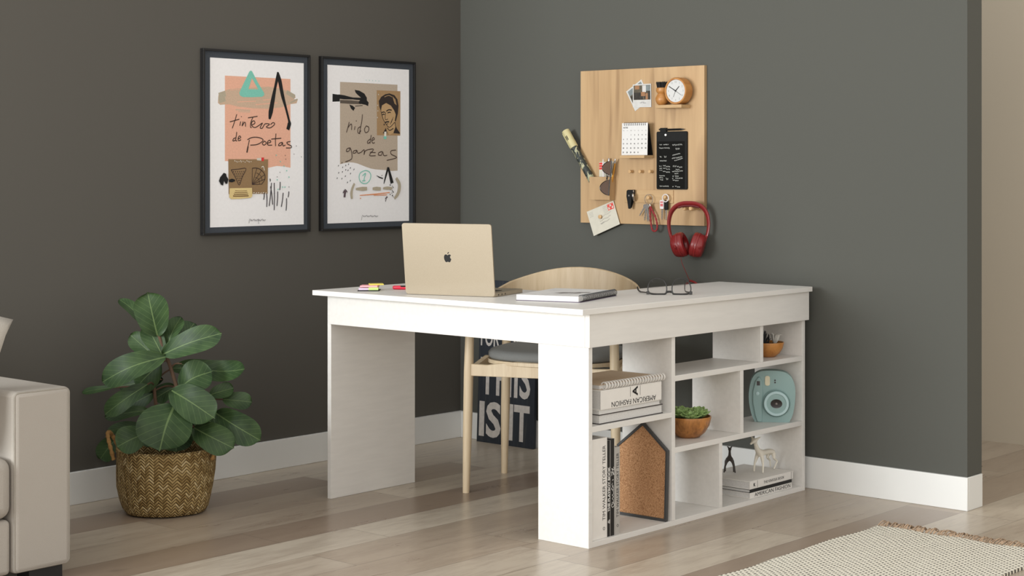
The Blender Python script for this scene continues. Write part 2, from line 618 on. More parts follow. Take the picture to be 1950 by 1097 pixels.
def axis_matrix(c, d):
    """local z along d, origin c"""
    d = V(d).normalized()
    q = V((0, 0, 1)).rotation_difference(d)
    return Matrix.Translation(V(c)) @ q.to_matrix().to_4x4()

def spline(pts, k=6):
    P = [V(p) for p in pts]
    Q = []
    for i in range(len(P) - 1):
        p0, p1, p2, p3 = P[max(i - 1, 0)], P[i], P[i + 1], P[min(i + 2, len(P) - 1)]
        for j in range(k):
            t = j / k
            Q.append(.5 * ((2 * p1) + (p2 - p0) * t + (2 * p0 - 5 * p1 + 4 * p2 - p3) * t * t + (3 * p1 - p0 - 3 * p2 + p3) * t ** 3))
    Q.append(P[-1])
    return Q

def skin_mesh(verts, edges, radii, root=0, levels=2):
    me = bpy.data.meshes.new('tmp')
    me.from_pydata([tuple(v) for v in verts], edges, [])
    ob = bpy.data.objects.new('tmp', me)
    COL.objects.link(ob)
    md = ob.modifiers.new('Skin', 'SKIN')
    md.use_smooth_shade = True
    sv = me.skin_vertices[0].data
    for i, r in enumerate(radii):
        sv[i].radius = (r, r) if not isinstance(r, tuple) else r
        sv[i].use_root = (i == root)
    s2 = ob.modifiers.new('Sub', 'SUBSURF'); s2.levels = levels
    dg = bpy.context.evaluated_depsgraph_get()
    out = bpy.data.meshes.new_from_object(ob.evaluated_get(dg))
    mb = MB()
    mb.bm.from_mesh(out)
    bpy.data.objects.remove(ob)
    bpy.data.meshes.remove(out)
    return mb
EX, EY, EZ = V((1, 0, 0)), V((0, 1, 0)), V((0, 0, 1))
# ================================================================== the room
struct('floor', bx(-.3, 6.5, -6.5, 1.6, -.05, 0), 'oak_floor')
struct('wall_left', bx(-.12, 0, -3.1, .12, 0, 2.7), 'wall_dark')
struct('wall_back', bx(.0, 2.4087, 0, .11, 0, 2.7), 'wall_slate')
struct('wall_far', bx(-.12, 6.5, 1.43, 1.53, 0, 2.7), 'wall_beige')
def skirting(name, x0, x1, y0, y1):
    struct(name, bx(x0, x1, y0, y1, 0, .1154), 'skirting_white', bevel=.002)
skirting('baseboard_left', 0, .0148, -3.1, 0)
skirting('baseboard_back', .0148, 2.4165, -.0148, 0)
skirting('baseboard_right', 2.4087, 2.4165, .0, .102)

# ================================================================== corner desk with shelves
desk = thing('corner_desk', 'white L-shaped corner desk with open shelves on its right-hand side', 'desk', (1.2, -1.0, 0))
X0, X1, Y0, Y1, XI, YI = .5765, 1.8195, -1.3825, -.0455, 1.4068, -.868
MBx = MB().prism([(X0, Y0), (X1, Y0), (X1, Y1), (XI, Y1), (XI, YI), (X0, YI)], (0, 0, .732), EX, EY, .018)
build('tabletop', MBx, 'white_laminate', desk, bevel=.0012)
def panel(name, *b):
    build(name, bx(*b), 'white_laminate', desk, bevel=.001)
panel('front_apron', .6105, 1.7878, -1.3334, -1.3154, .627, .732)
panel('side_apron', 1.7885, 1.8065, -1.3334, -.048, .627, .732)
panel('side_panel', .5916, .610, -1.3233, -.8972, 0, .732)
SX0, SX1 = 1.588, 1.795
panel('end_panel', SX0, SX1, -1.3233, -1.3047, 0, .6268)
panel('end_panel', SX0, SX1, -.0765, -.0577, 0, .732)
panel('bottom_board', SX0, SX1 - .0005, -1.3047, -.0765, 0, .018)
panel('shelf', SX0, SX1 - .0005, -1.3047, -.8855, .360, .378)
panel('shelf', SX0, SX1 - .0005, -.8669, -.0765, .478, .4965)
panel('shelf', SX0, SX1 - .0005, -.8669, -.0765, .240, .2585)
panel('divider', SX0, SX1, -.8855, -.8669, .018, .732)
panel('divider', SX0, SX1 - .001, -.3518, -.3345, .4965, .732)
panel('divider', SX0, SX1 - .001, -.4787, -.4600, .2585, .478)
panel('divider', SX0, SX1 - .001, -.6083, -.5904, .018, .240)

# ================================================================== posters
ART = {"A":[["p","peach",[[1085,6078],[4369,6077],[4369,2556],[4025,2610],[3651,2628],[3234,2556],[2958,2645],[2503,2750],[1085,2816]]],["p","smear",[[748,5026],[770,5304],[835,5427],[1296,5565],[1828,5618],[2322,5654],[3234,5733],[3884,5674],[4355,5565],[4568,5482],[4640,5357],[4544,5282],[4759,5289],[4687,5124],[4355,5078],[3884,4939],[3234,4868],[2503,4866],[1694,4914],[1296,4990],[857,4953]]],["s","smear",[[1605,4789],[2322,4773]],[50.4]],["s","smear",[[1739,4723],[2322,4713]],[33.6]],["s","smear2",[[792,5304],[1120,5385]],[210.0]],["s","smear2",[[792,5131],[1098,5210]],[231.0]],["s","smear2",[[4166,5558],[4592,5374]],[168.0]],["s","smear2",[[4355,5132],[4735,5288]],[58.8]],["s","peach",[[1694,5089],[2593,5144]],[29.4]],["s","peach",[[2593,5010],[3698,5113]],[37.8]],["s","peach",[[1340,5531],[1783,5582]],[25.2]],["s","peach",[[2958,5198],[3419,5247]],[33.6]],["p","teal",[[2349,6328],[2277,6283],[1917,5685],[1783,5442],[1819,5338],[1962,5286],[2232,5598],[2403,6034]]],["p","teal",[[2349,6328],[2421,6289],[2684,5897],[3013,5483],[3023,5391],[2913,5324],[2721,5608],[2403,6034]]],["p","teal",[[1962,5286],[2232,5598],[2721,5608],[2913,5324],[2412,5294]]],["s","ink",[[3707,6330],[3688,6115],[3581,5717],[3465,5249],[3350,4746],[3289,4459]],[58.8,142.8,126.0,193.2,218.4,92.4]],["s","ink",[[3707,6312],[3814,5976],[3955,5407],[4119,4945],[4284,4445],[4308,4302],[4223,4066]],[92.4,184.8,168.0,109.2,100.8,184.8,159.6]],["s","pencil",[[1659,4616],[1561,4352],[1437,4070]],[37.8]],["s","pencil",[[1318,4312],[1783,4426]],[37.8]],["s","pencil",[[1850,4340],[1806,4175]],[37.8]],["s","pencil",[[1873,4540],[1890,4513]],[37.8]],["s","pencil",[[1971,4343],[1917,4166],[2029,4309],[2079,4285],[2088,4145]],[37.8]],["s","pencil",[[2457,4529],[2344,4298],[2331,4139],[2389,4115]],[37.8]],["s","pencil",[[2209,4488],[2684,4559]],[37.8]],["s","pencil",[[2389,4210],[2548,4284],[2512,4379],[2403,4334],[2394,4193],[2548,4118],[2739,4199]],[37.8]],["s","pencil",[[2739,4199],[2935,4303],[2812,4123],[2922,4104],[3059,4270],[3289,4260],[3119,4153],[3326,4122],[3549,4269],[3465,4331],[3336,4246]],[37.8]],["s","pencil",[[1659,3934],[1628,3759],[1605,3612],[1672,3592]],[37.8]],["s","pencil",[[1628,3717],[1499,3670],[1472,3582],[1597,3619]],[37.8]],["s","pencil",[[1717,3666],[1855,3727],[1783,3782],[1721,3690],[1748,3599],[1864,3639]],[37.8]],["s","pencil",[[2277,3637],[2209,3383],[2151,3143]],[37.8]],["s","pencil",[[2177,3643],[2412,3731],[2730,3735],[2958,3656],[2867,3549],[2639,3458],[2322,3433]],[37.8]],["s","pencil",[[3027,3604],[2922,3503],[3013,3441],[3124,3527],[3032,3604]],[37.8]],["s","pencil",[[3165,3517],[3350,3565],[3289,3636],[3179,3563],[3206,3450],[3419,3445]],[37.8]],["s","pencil",[[3614,3904],[3586,3611],[3595,3404]],[37.8]],["s","pencil",[[3373,3680],[3884,3722]],[37.8]],["s","pencil",[[3941,3561],[3800,3524],[3744,3434],[3884,3450],[3950,3551],[3978,3422],[4095,3459]],[37.8]],["s","pencil",[[4364,3602],[4175,3564],[4223,3493],[4402,3422],[4383,3350],[4128,3341]],[37.8]],["s","pencil",[[2209,3383],[2151,3143]],[63.0]],["p","card",[[1243,2886],[3211,2887],[3188,1542],[1260,1546]]],["p","red",[[2867,2957],[3004,2957],[2995,2815],[2881,2815]]],["p","chip",[[2648,2934],[2867,2946],[2867,2836],[2648,2850]]],["s","pencil",[[1375,2476],[1739,2503],[2106,2521],[1917,2188],[1774,1891],[1605,2154],[1375,2476]],[33.6]],["s","pencil",[[1479,2427],[1492,2381]],[37.8]],["s","pencil",[[1581,2427],[1594,2381]],[37.8]],["s","pencil",[[1683,2426],[1697,2381]],[37.8]],["s","pencil",[[1786,2426],[1799,2381]],[37.8]],["s","pencil",[[1888,2426],[1902,2381]],[37.8]],["s","pencil",[[1991,2426],[2005,2380]],[37.8]],["s","pencil",[[1544,2343],[1557,2297]],[37.8]],["s","pencil",[[1642,2343],[1656,2297]],[37.8]],["s","pencil",[[1741,2342],[1754,2297]],[37.8]],["s","pencil",[[1840,2342],[1853,2297]],[37.8]],["s","pencil",[[1939,2342],[1953,2296]],[37.8]],["s","pencil",[[1608,2259],[1621,2213]],[37.8]],["s","pencil",[[1701,2258],[1714,2213]],[37.8]],["s","pencil",[[1795,2258],[1808,2213]],[37.8]],["s","pencil",[[1888,2258],[1902,2212]],[37.8]],["s","pencil",[[1670,2175],[1683,2129]],[37.8]],["s","pencil",[[1754,2174],[1768,2129]],[37.8]],["s","pencil",[[1839,2174],[1853,2128]],[37.8]],["s","pencil",[[1728,2090],[1741,2045]],[37.8]],["s","pencil",[[1795,2090],[1808,2044]],[37.8]],["s","pencil",[[1768,2006],[1781,1961]],[37.8]],["s","pencil",[[2403,1903],[2412,2538]],[25.2]],["s","pencil",[[2403,1903],[2639,2538]],[25.2]],["s","pencil",[[2403,1903],[2867,2450]],[25.2]],["s","pencil",[[2403,1903],[3027,2290]],[25.2]],["s","pencil",[[2403,1903],[3027,2112]],[25.2]],["s","pencil",[[2403,1903],[2867,1918]],[25.2]],["s","pencil",[[2412,2538],[2639,2545],[2867,2460],[3032,2290],[3032,2094],[2867,1911]],[33.6]],["s","pencil",[[2548,2185],[2730,2113],[2776,1936]],[21.0]],["s","pencil",[[2616,2362],[2821,2255],[2913,2042]],[21.0]],["s","white",[[1539,2846],[1574,2797]],[25.2]],["s","white",[[1636,2818],[1672,2762]],[25.2]],["s","white",[[1734,2790],[1770,2797]],[25.2]],["s","white",[[1832,2847],[1868,2763]],[25.2]],["s","white",[[1931,2819],[1967,2798]],[25.2]],["s","white",[[2029,2791],[2065,2763]],[25.2]],["s","white",[[2128,2848],[2164,2799]],[25.2]],["s","white",[[2227,2820],[2263,2764]],[25.2]],["s","white",[[2326,2792],[2362,2799]],[25.2]],["s","white",[[2457,1585],[2521,1592]],[25.2]],["s","white",[[2575,1563],[2639,1591]],[25.2]],["s","white",[[2693,1583],[2757,1589]],[25.2]],["s","white",[[2812,1560],[2876,1588]],[25.2]],["s","white",[[2931,1580],[2995,1587]],[25.2]],["s","white",[[3050,1558],[3114,1585]],[25.2]],["s","white",[[2867,2574],[2958,2609],[3013,2450]],[29.4]],["p","tag",[[1296,1772],[2389,1780],[2412,1462],[2322,1393],[1873,1364],[1384,1353],[1274,1424]]],["s","tagink",[[1561,1683],[1828,1662],[2142,1673]],[21.0]],["s","tagink",[[1526,1613],[1828,1596],[2168,1606]],[29.4]],["s","tagink",[[1490,1544],[1828,1529],[2195,1539]],[37.8]],["s","tagink",[[1455,1474],[1828,1463],[2223,1472]],[46.2]],["p","ink",[[1010,2365],[1120,2330],[1151,2226],[1230,2121],[1186,1947],[1098,1948],[1023,2059],[980,1879],[879,1915],[779,2054],[835,2192]]],["s","ink",[[1260,2058],[1406,2068],[1552,2070]],[75.6,142.8,58.8]],["s","ink2",[[3004,1579],[3007,1446],[2981,1313]],[37.8]],["s","ink2",[[3133,1542],[3147,1284],[3133,1027]],[37.8]],["s","ink2",[[3373,1968],[3329,1513],[3257,1060]],[37.8]],["s","ink2",[[3512,1967],[3526,1431],[3512,895]],[37.8]],["s","ink2",[[3814,2001],[3817,1839],[3791,1678]],[37.8]],["s","ink2",[[3326,1825],[3393,1468],[3433,1111]],[37.8]],["s","ink2",[[3688,1626],[3684,1339],[3651,1053]],[37.8]],["s","ink2",[[3969,1569],[3936,1291],[3875,1014]],[37.8]],["s","ink2",[[4260,1620],[4256,1503],[4223,1386]],[37.8]],["s","ink2",[[4143,1351],[4145,1108],[4119,866]],[37.8]],["s","ink2",[[3289,2129],[3310,2075],[3303,2022]],[37.8]],["s","teal",[[3605,3075],[3618,3025]],[42.0]],["s","teal",[[4002,2646],[4016,2596]],[42.0]],["s","teal",[[4143,2466],[4157,2416]],[42.0]],["s","teal",[[4260,2214],[4274,2164]],[42.0]],["s","teal",[[4048,1819],[4063,1769]],[42.0]],["s","teal",[[3698,1733],[3712,1683]],[42.0]],["s","teal",[[3931,1820],[3945,1770]],[42.0]],["s","teal",[[3651,2109],[3665,2059]],[42.0]],["s","teal",[[3814,2825],[3828,2775]],[42.0]],["s","ink2",[[4072,3060],[4081,3024]],[25.2]],["s","ink2",[[4095,2916],[4105,2880]],[25.2]],["s","ink2",[[4521,3116],[4530,3080]],[25.2]],["s","ink2",[[4902,3010],[4912,2974]],[25.2]],["s","ink2",[[4640,3443],[4649,3407]],[25.2]],["s","ink2",[[3791,2395],[3800,2359]],[25.2]],["s","ink2",[[3651,2216],[3660,2180]],[25.2]],["s","ink2",[[4260,1818],[4270,1782]],[25.2]],["s","ink2",[[2254,531],[2288,573],[2322,502],[2356,547],[2389,493],[2423,538],[2457,527],[2491,568],[2525,497],[2559,542],[2593,488],[2628,533],[2662,522],[2696,564],[2730,492],[2764,537],[2798,483],[2833,529],[2867,517],[2901,559],[2935,487],[2970,533],[3004,478],[3039,524],[3073,512]],[12.6]],["s","ink2",[[2684,539],[2721,372]],[12.6]],["s","ink2",[[2254,538],[2232,409]],[12.6]]],"B":[["p","beige",[[1055,6068],[2607,6073],[4337,6072],[4346,2435],[4015,2425],[3720,2454],[3088,2489],[2799,2524],[2511,2594],[2037,2732],[1801,2773],[1567,2783],[1287,2748],[1055,2703]]],["s","ink",[[641,5405],[1046,5401]],[323.4,269.5]],["s","ink",[[963,5467],[1287,5443],[1754,5413],[2321,5403]],[177.1,169.4,84.7,115.5]],["s","smear3",[[1055,5264],[1660,5258],[2226,5247]],[130.9,154.0,115.5]],["p","ink",[[1872,5772],[2131,5747],[2416,5635],[2559,5466],[2559,5361],[2664,5267],[2631,5120],[2488,5168],[2131,5210],[2084,5278],[2273,5429],[2037,5570],[1919,5660]]],["p","ink",[[1567,5159],[1754,5113],[1895,5030],[1801,4900],[1660,4996]]],["s","smear3",[[1895,5099],[2321,5139]],[38.5]],["p","card2",[[3126,5799],[4511,5804],[4501,3921],[3136,3916]]],["p","face",[[3364,4965],[3403,5176],[3671,5272],[3966,5157],[4188,4951],[4262,4740],[4188,4490],[3917,4273],[3720,4340],[3525,4582]]],["p","face",[[3818,4306],[4188,4544],[4262,4279],[4089,4029],[3867,3937],[3720,4128]]],["p","hair",[[3281,5103],[3243,5347],[3379,5527],[3622,5647],[3867,5691],[4163,5623],[4337,5451],[4401,5169],[4361,4849],[4237,4509],[4173,4543],[4237,4810],[4138,4985],[3941,5185],[3671,5283],[3427,5170],[3364,4930]]],["p","card2",[[4040,5583],[4213,5447],[4287,5201],[4163,5269],[4089,5443]]],["s","card2",[[3574,5533],[3818,5604],[4015,5547]],[30.8]],["s","hair",[[3364,4947],[3500,4599],[3696,4368],[3877,4265],[4173,4483]],[30.8]],["s","hair",[[3388,4853],[3500,4898],[3603,4879]],[46.2]],["s","hair",[[3681,4931],[3818,4998],[3995,4988]],[50.1]],["s","hair",[[3437,4773],[3515,4807],[3593,4788]],[46.2]],["s","hair",[[3750,4862],[3828,4892],[3936,4888]],[46.2]],["s","hair",[[3647,4884],[3603,4619],[3681,4579],[3779,4616]],[27.0]],["s","hair",[[3588,4450],[3710,4488],[3843,4490]],[57.8]],["s","hair",[[3647,4391],[3794,4412]],[27.0]],["s","hair",[[4188,4951],[4287,4882],[4223,4704]],[27.0]],["s","hair",[[4089,4701],[3966,4451]],[19.2]],["s","hair",[[4040,4629],[3892,4378]],[19.2]],["p","hair",[[4213,4278],[4486,3999],[4089,4022]]],["p","hair",[[3476,4001],[3647,4233],[3730,4005]]],["s","hair",[[3745,4235],[3867,4131],[4089,4223]],[38.5]],["s","hair",[[4188,4490],[4237,4279],[4471,4017]],[30.8]],["s","hair",[[3525,4389],[3574,4355]],[61.6]],["p","white",[[3559,4073],[3681,4075],[3671,3881],[3549,3886]]],["p","teal",[[3525,3879],[3696,3882],[3671,3758],[3525,3767]]],["s","chip",[[3209,5644],[3228,5602]],[46.2]],["s","chip",[[3175,4960],[3194,4918]],[46.2]],["s","chip",[[3146,4679],[3165,4637]],[46.2]],["s","chip",[[3165,5187],[3184,5146]],[46.2]],["s","pencil",[[1557,4436],[1483,4211],[1403,4003]],[34.6]],["s","pencil",[[1483,4194],[1637,4352],[1698,4308],[1684,4111]],[34.6]],["s","pencil",[[1886,4270],[1848,4114]],[34.6]],["s","pencil",[[1942,4506],[1961,4472]],[34.6]],["s","pencil",[[2297,4770],[2264,4485],[2179,4172],[2131,3980],[2169,3971]],[34.6]],["s","pencil",[[2226,4270],[2055,4187],[2046,4014],[2122,3991],[2216,4103]],[34.6]],["s","pencil",[[2521,4299],[2416,4158],[2473,4020],[2626,4068],[2664,4232],[2521,4299]],[34.6]],["s","pencil",[[2799,3921],[2760,3729],[2727,3561]],[34.6]],["s","pencil",[[2760,3764],[2597,3664],[2607,3570],[2741,3631]],[34.6]],["s","pencil",[[2823,3695],[2982,3745],[2919,3822],[2837,3723],[2876,3590],[3001,3606]],[34.6]],["s","pencil",[[1623,3379],[1436,3336],[1403,3229],[1543,3247],[1623,3351],[1707,3111],[1670,2910],[1333,2799]],[34.6]],["s","pencil",[[1975,3285],[1810,3249],[1777,3163],[1919,3181],[1985,3271],[2046,3161],[2226,3200]],[34.6]],["s","pencil",[[2226,3200],[2397,3306],[2392,3097],[2445,3247],[2607,3308]],[34.6]],["s","pencil",[[2607,3308],[2933,3328],[2693,3075],[3049,3063]],[34.6]],["s","pencil",[[2727,3204],[3049,3189]],[34.6]],["s","pencil",[[3437,3244],[3243,3190],[3209,3102],[3379,3086],[3456,3227],[3534,3069],[3720,3088]],[34.6]],["s","pencil",[[4237,3303],[3956,3273],[3966,3125],[4287,2992],[3696,2869]],[34.6]],["s","ink2",[[1166,2792],[1138,2737]],[30.8]],["s","ink2",[[972,2672],[944,2617]],[30.8]],["s","ink2",[[1203,2603],[1175,2549]],[30.8]],["s","ink2",[[1375,2683],[1347,2628]],[30.8]],["s","ink2",[[1529,2731],[1501,2676]],[30.8]],["s","ink2",[[1632,2580],[1604,2525]],[30.8]],["s","ink2",[[1375,2501],[1347,2446]],[30.8]],["s","ink2",[[1501,2483],[1473,2428]],[30.8]],["s","ink2",[[981,2381],[954,2326]],[30.8]],["s","ink2",[[1189,2415],[1162,2360]],[30.8]],["s","ink2",[[1641,2345],[1613,2290]],[30.8]],["s","ink2",[[1352,2243],[1324,2188]],[30.8]],["s","ink2",[[898,2159],[871,2105]],[30.8]],["s","ink2",[[1157,2141],[1129,2086]],[30.8]],["s","ink2",[[1469,1985],[1441,1930]],[30.8]],["s","ink2",[[1623,2053],[1595,1998]],[30.8]],["s","ink2",[[1829,2518],[1801,2462]],[30.8]],["s","teal",[[2440,2448],[2664,2402],[2775,2245],[2703,2037],[2488,1906],[2226,1952],[2107,2144],[2179,2351],[2440,2448]],[34.6]],["s","teal",[[2297,2230],[2473,2333],[2416,2177],[2368,2021]],[38.5]],["s","teal",[[2273,2011],[2454,2031]],[38.5]],["s","ink",[[3779,2577],[3647,2243],[3525,1891]],[100.1,92.4,30.8]],["s","ink",[[3779,2577],[3892,2242],[4005,1906]],[84.7,138.6,184.8]],["s","ink",[[3097,2234],[3281,2156],[3466,2110]],[15.4,46.2,53.9]],["s","ink",[[3379,2215],[3437,2250]],[19.2]],["s","ink2",[[3877,1854],[3907,1811]],[53.9]],["s","ink2",[[4005,1803],[4035,1761]],[23.1]],["s","ink2",[[4055,1753],[4084,1711]],[34.6]],["s","ink2",[[3966,1705],[3995,1662]],[53.9]],["s","ink2",[[3877,1656],[3907,1613]],[23.1]],["s","ink2",[[4005,1605],[4035,1563]],[34.6]],["s","ink2",[[4055,1555],[4084,1513]],[53.9]],["s","ink2",[[3966,1507],[3995,1464]],[23.1]],["s","ink2",[[3877,1458],[3907,1416]],[34.6]],["s","ink2",[[4005,1408],[4035,1365]],[53.9]],["s","ink2",[[4055,1357],[4084,1315]],[23.1]],["s","smear2",[[1839,1910],[1716,1697],[1670,1491],[1698,1277]],[92.4,115.5,130.9,92.4]],["s","smear2",[[4237,2127],[4421,1885],[4421,1637],[4312,1425],[4138,1257]],[130.9,161.7,169.4,154.0,100.1]],["s","smear2",[[1919,1685],[2273,1685],[2550,1696]],[77.0,169.4,130.9]],["s","smear2",[[2871,1687],[3088,1685],[3340,1675]],[100.1,161.7,130.9]],["s","smear2",[[3476,1699],[3720,1703],[4005,1690]],[77.0,138.6,100.1]],["s","orange",[[2141,1416],[2847,1449],[3867,1519]],[30.8,46.2,34.6]],["s","orange",[[2943,1413],[3696,1418]],[34.6]],["s","orange",[[2155,1284],[2202,1305]],[46.2]],["s","plum",[[1278,1351],[1324,1615]],[100.1]],["s","plum",[[1203,1524],[1315,1660],[1427,1555]],[46.2]],["s","plum",[[3613,1145],[3681,1327]],[30.8]],["s","plum",[[3598,1251],[3686,1344],[3730,1298]],[34.6]],["s","ink2",[[2264,555],[2302,595],[2340,525],[2378,569],[2416,517],[2454,561],[2492,550],[2531,591],[2569,520],[2607,565],[2645,512],[2684,556],[2722,545],[2760,586],[2799,515],[2837,560],[2876,506],[2914,551],[2953,540],[2991,581],[3030,510],[3068,555],[3107,501],[3146,546],[3184,535]],[11.6]],["s","ink2",[[2250,548],[2235,392]],[11.6]],["s","teal",[[2488,6221],[2502,6173]],[19.2]],["s","teal",[[2669,6218],[2684,6170]],[19.2]],["s","teal",[[2852,6215],[2866,6167]],[19.2]],["s","teal",[[3035,6212],[3049,6163]],[19.2]],["s","teal",[[3218,6208],[3233,6160]],[19.2]]]}
INKS = list(INK)
def poster(key, name_label, y0, y1, py0, py1):
    z0, z1 = .931, 1.638
    p = thing('framed_poster', name_label, 'poster', (0, (y0 + y1) / 2, z0), 'framed posters on the dark wall')
    f = MB(); b = .0085; d = .020
    f.box(.0005, d, y0, y1, z0, z0 + b).box(.0005, d, y0, y1, z1 - b, z1).box(.0005, d, y0, y0 + b, z0 + b, z1 - b).box(.0005, d, y1 - b, y1, z0 + b, z1 - b)
    build('picture_frame', f, 'frame_black', p, bevel=.0008)
    build('mount_board', bx(.0006, .010, y0 + b, y1 - b, z0 + b, z1 - b), 'mount_navy', p)
    m = MB()
    pz0, pz1 = .9605, 1.6046
    m.box(.0101, .012, py0, py1, pz0, pz1, 0)
    h = .01215
    for it in ART[key]:
        mi = 1 + INKS.index(it[1])
        pts = [(a / 1e4, c / 1e4) for a, c in it[2]]
        if it[0] == 'p':
            m.poly([(h, y0 + a, z0 + c) for a, c in pts], mi)
        else:
            m.ribbon(pts, [w / 1e4 for w in it[3]], (h, y0, z0), EY, EZ, mi)
        h += .00003
    build('print', m, ['paper_white'] + ['ink_' + k for k in INKS], p)
poster('A', 'black-framed poster reading tintero de poetas over a peach block', -1.4326, -.8964, -1.3941, -.9262)
poster('B', 'black-framed poster reading nido de garzas with a portrait card', -.8358, -.2994, -.7979, -.3330)

# ================================================================== pegboard organiser on the back wall
board = thing('wall_organizer_board', 'oak board hung on the back wall with pegs, ledges and a pen box', 'organizer', (1.0, -.0001, .9604))
build('board_panel', bx(.6984, 1.318, -.018, -.0005, .9604, 1.5855), 'board_oak', board, bevel=.0006)
BS = -.018
build('ledge', bx(1.127, 1.252, BS - .06, BS - .0002, 1.4205, 1.4332), 'block_oak', board, bevel=.0006)
build('ledge', bx(.950, 1.073, BS - .062, BS - .0002, 1.2255, 1.2365), 'block_oak', board, bevel=.0006)
bxm = MB(); c0, c1, d0 = .7737, .879, BS - .036
bxm.box(c0, c1, d0, d0 + .005, 1.0562, 1.150).box(c0, c0 + .005, d0 + .005, BS - .0002, 1.0562, 1.150).box(c1 - .005, c1, d0 + .005, BS - .0002, 1.0562, 1.150).box(c0 + .005, c1 - .005, d0 + .005, BS - .0002, 1.0562, 1.0612)
build('pen_box', bxm, 'board_oak', board, bevel=.0006)
build('peg_rail', bx(.9304, 1.1722, BS - .004, BS - .0002, 1.0465, 1.098), 'block_oak', board, bevel=.0006)
def peg(x, z, l=.022, r=.0068):
    m = MB().lathe([(0, 0), (r * .8, 0), (r * .8, l * .6), (r, l * .75), (r, l * .95), (r * .8, l), (0, l)], 20, 0, place((x, BS - .0002, z), -90))
    build('peg', m, 'peg_wood', board)
for x in (.9685, 1.0192, 1.0675): peg(x, 1.1717)
peg(.972, 1.0895, .012, .004); peg(1.0638, 1.067, .026); peg(1.1455, 1.071, .026)
peg(.811, .9866, .016, .008); peg(1.262, 1.0285, .058, .0078); peg(1.292, 1.0285, .058, .0078)

# things pinned to or standing on it
def flat_card(mb, pts, y, th, m):
    """pts (x,z) outline on the board, front at y-th"""
    return mb.prism(pts, (0, y, 0), EX, EZ, th, m)
def snap(label, quad, y, img):
    m = MB()
    a, b, c, d = [V(q) for q in quad]       # top-left, top-right, bottom-right, bottom-left
    P = lambda u, v: (a + (b - a) * u) * (1 - v) + (d + (c - d) * u) * v
    flat_card(m, [tuple(P(u, v)) for u, v in ((0, 0), (1, 0), (1, 1), (0, 1))], y, .0008, 0)
    for (u0, v0, u1, v1, mi, k) in img:
        m.poly([(P(u, v).x, y - .0009 - k * .00004, P(u, v).y) for u, v in ((u0, v0), (u1, v0), (u1, v1), (u0, v1))], mi)
    o = build('instant_photo', m, ['photo_white', 'photo_brown', 'photo_dark', 'photo_tan', 'photo_blue', 'print_grey'], loc=(P(.5, .5).x, y, P(.5, .5).y))
    return m, P, tag(o, label, 'photo', 'instant photos pinned on the board')
snap('instant photo tilted behind the upright one on the oak board', [(.9362, 1.4944), (1.0131, 1.5407), (1.0587, 1.4605), (.9818, 1.4142)], BS - .0004,
     [(.07, .06, .93, .68, 1, 0), (.07, .06, .93, .30, 4, 1), (.1, .35, .5, .5, 2, 1)])
snap('upright instant photo of a hand, overlapping the tilted one', [(.9712, 1.5215), (1.0627, 1.5222), (1.0640, 1.4287), (.9722, 1.4297)], BS - .0022,
     [(.045, .05, .96, .68, 1, 0), (.05, .36, .55, .67, 2, 1), (.12, .06, .36, .22, 3, 1), (.52, .06, .72, .40, 0, 2), (.45, .34, .68, .52, 3, 3), (.62, .36, .72, .62, 2, 2), (.70, .4, .82, .67, 3, 4), (.84, .3, .95, .66, 2, 4), (.72, .06, .95, .30, 4, 1),
      (.38, .80, .50, .82, 5, 1), (.46, .77, .62, .785, 5, 1), (.55, .81, .72, .83, 5, 2)])

# table clock
clock = thing('table_clock', 'round bamboo table clock with white face on the upper ledge', 'clock', (1.219, BS - .035, 1.4332))
CM = place((1.219, BS - .008, 1.4868), -90)
R = .0532
m = MB().lathe([(0, 0), (R * .93, 0), (R, .006), (R, .042), (R * .96, .047), (R * .86, .047), (R * .84, .043), (0, .043)], 48, 0, CM)
build('case', m, 'bamboo', clock)
m = MB().lathe([(0, .0432), (R * .83, .0432), (R * .83, .0438), (0, .0438)], 48, 0, CM)
fy = BS - .008 - .0440
for k in range(12):
    a = PI / 2 - k * PI / 6
    num = str(12 if k == 0 else k)
    m.text(num, .0105, (1.219 + math.cos(a) * R * .66, fy, 1.4868 + math.sin(a) * R * .66 - .0036), EX, EZ, 1)
dial = build('dial', m, ['clock_face', 'photo_blue'], clock)
def hand(ang, l, w, back=0):
    a = math.radians(ang)
    d = (math.cos(a), math.sin(a))
    m = MB().ribbon([(-d[0] * back, -d[1] * back), (d[0] * l, d[1] * l)], [w, w * .7], (1.219, fy - .0008, 1.4868), EX, EZ, 0)
    build('clock_hand', m, 'print_black', clock, solid=.0004)
hand(150, .036, .0034); hand(46, .025, .0036); hand(-33, .031, .0012, .012); hand(245, .026, .0012)
build('hand_cap', MB().lathe([(0, 0), (.0032, 0), (.0032, .002), (0, .002)], 16, 0, place((1.219, fy - .0004, 1.4868), -90)), 'print_black', clock)

br = thing('scrubbing_brush', 'small bamboo brush with black bristles standing beside the clock', 'brush', (1.137, BS - .030, 1.4332))
m = MB().lathe([(0, 0), (.012, 0), (.020, .006), (.0262, .018), (.0262, .028), (.021, .040), (.0165, .046), (.0215, .051), (.0235, .056), (.0235, .066), (.021, .069), (0, .069)], 28, 0, Matrix.Translation((1.137, BS - .030, 1.4332)))
build('handle', m, 'bamboo', br)
random.seed(4)
m = MB()
for k in range(90):
    a = random.random() * 2 * PI; r = .0195 * math.sqrt(random.random())
    p = V((1.137 + r * math.cos(a), BS - .030 + r * math.sin(a), 1.5018))
    m.tube([p, p + V((math.cos(a) * r * .28, math.sin(a) * r * .28, .0215 + random.random() * .003))], [.0019, .0013], 4)
build('bristles', m, 'bristle', br)

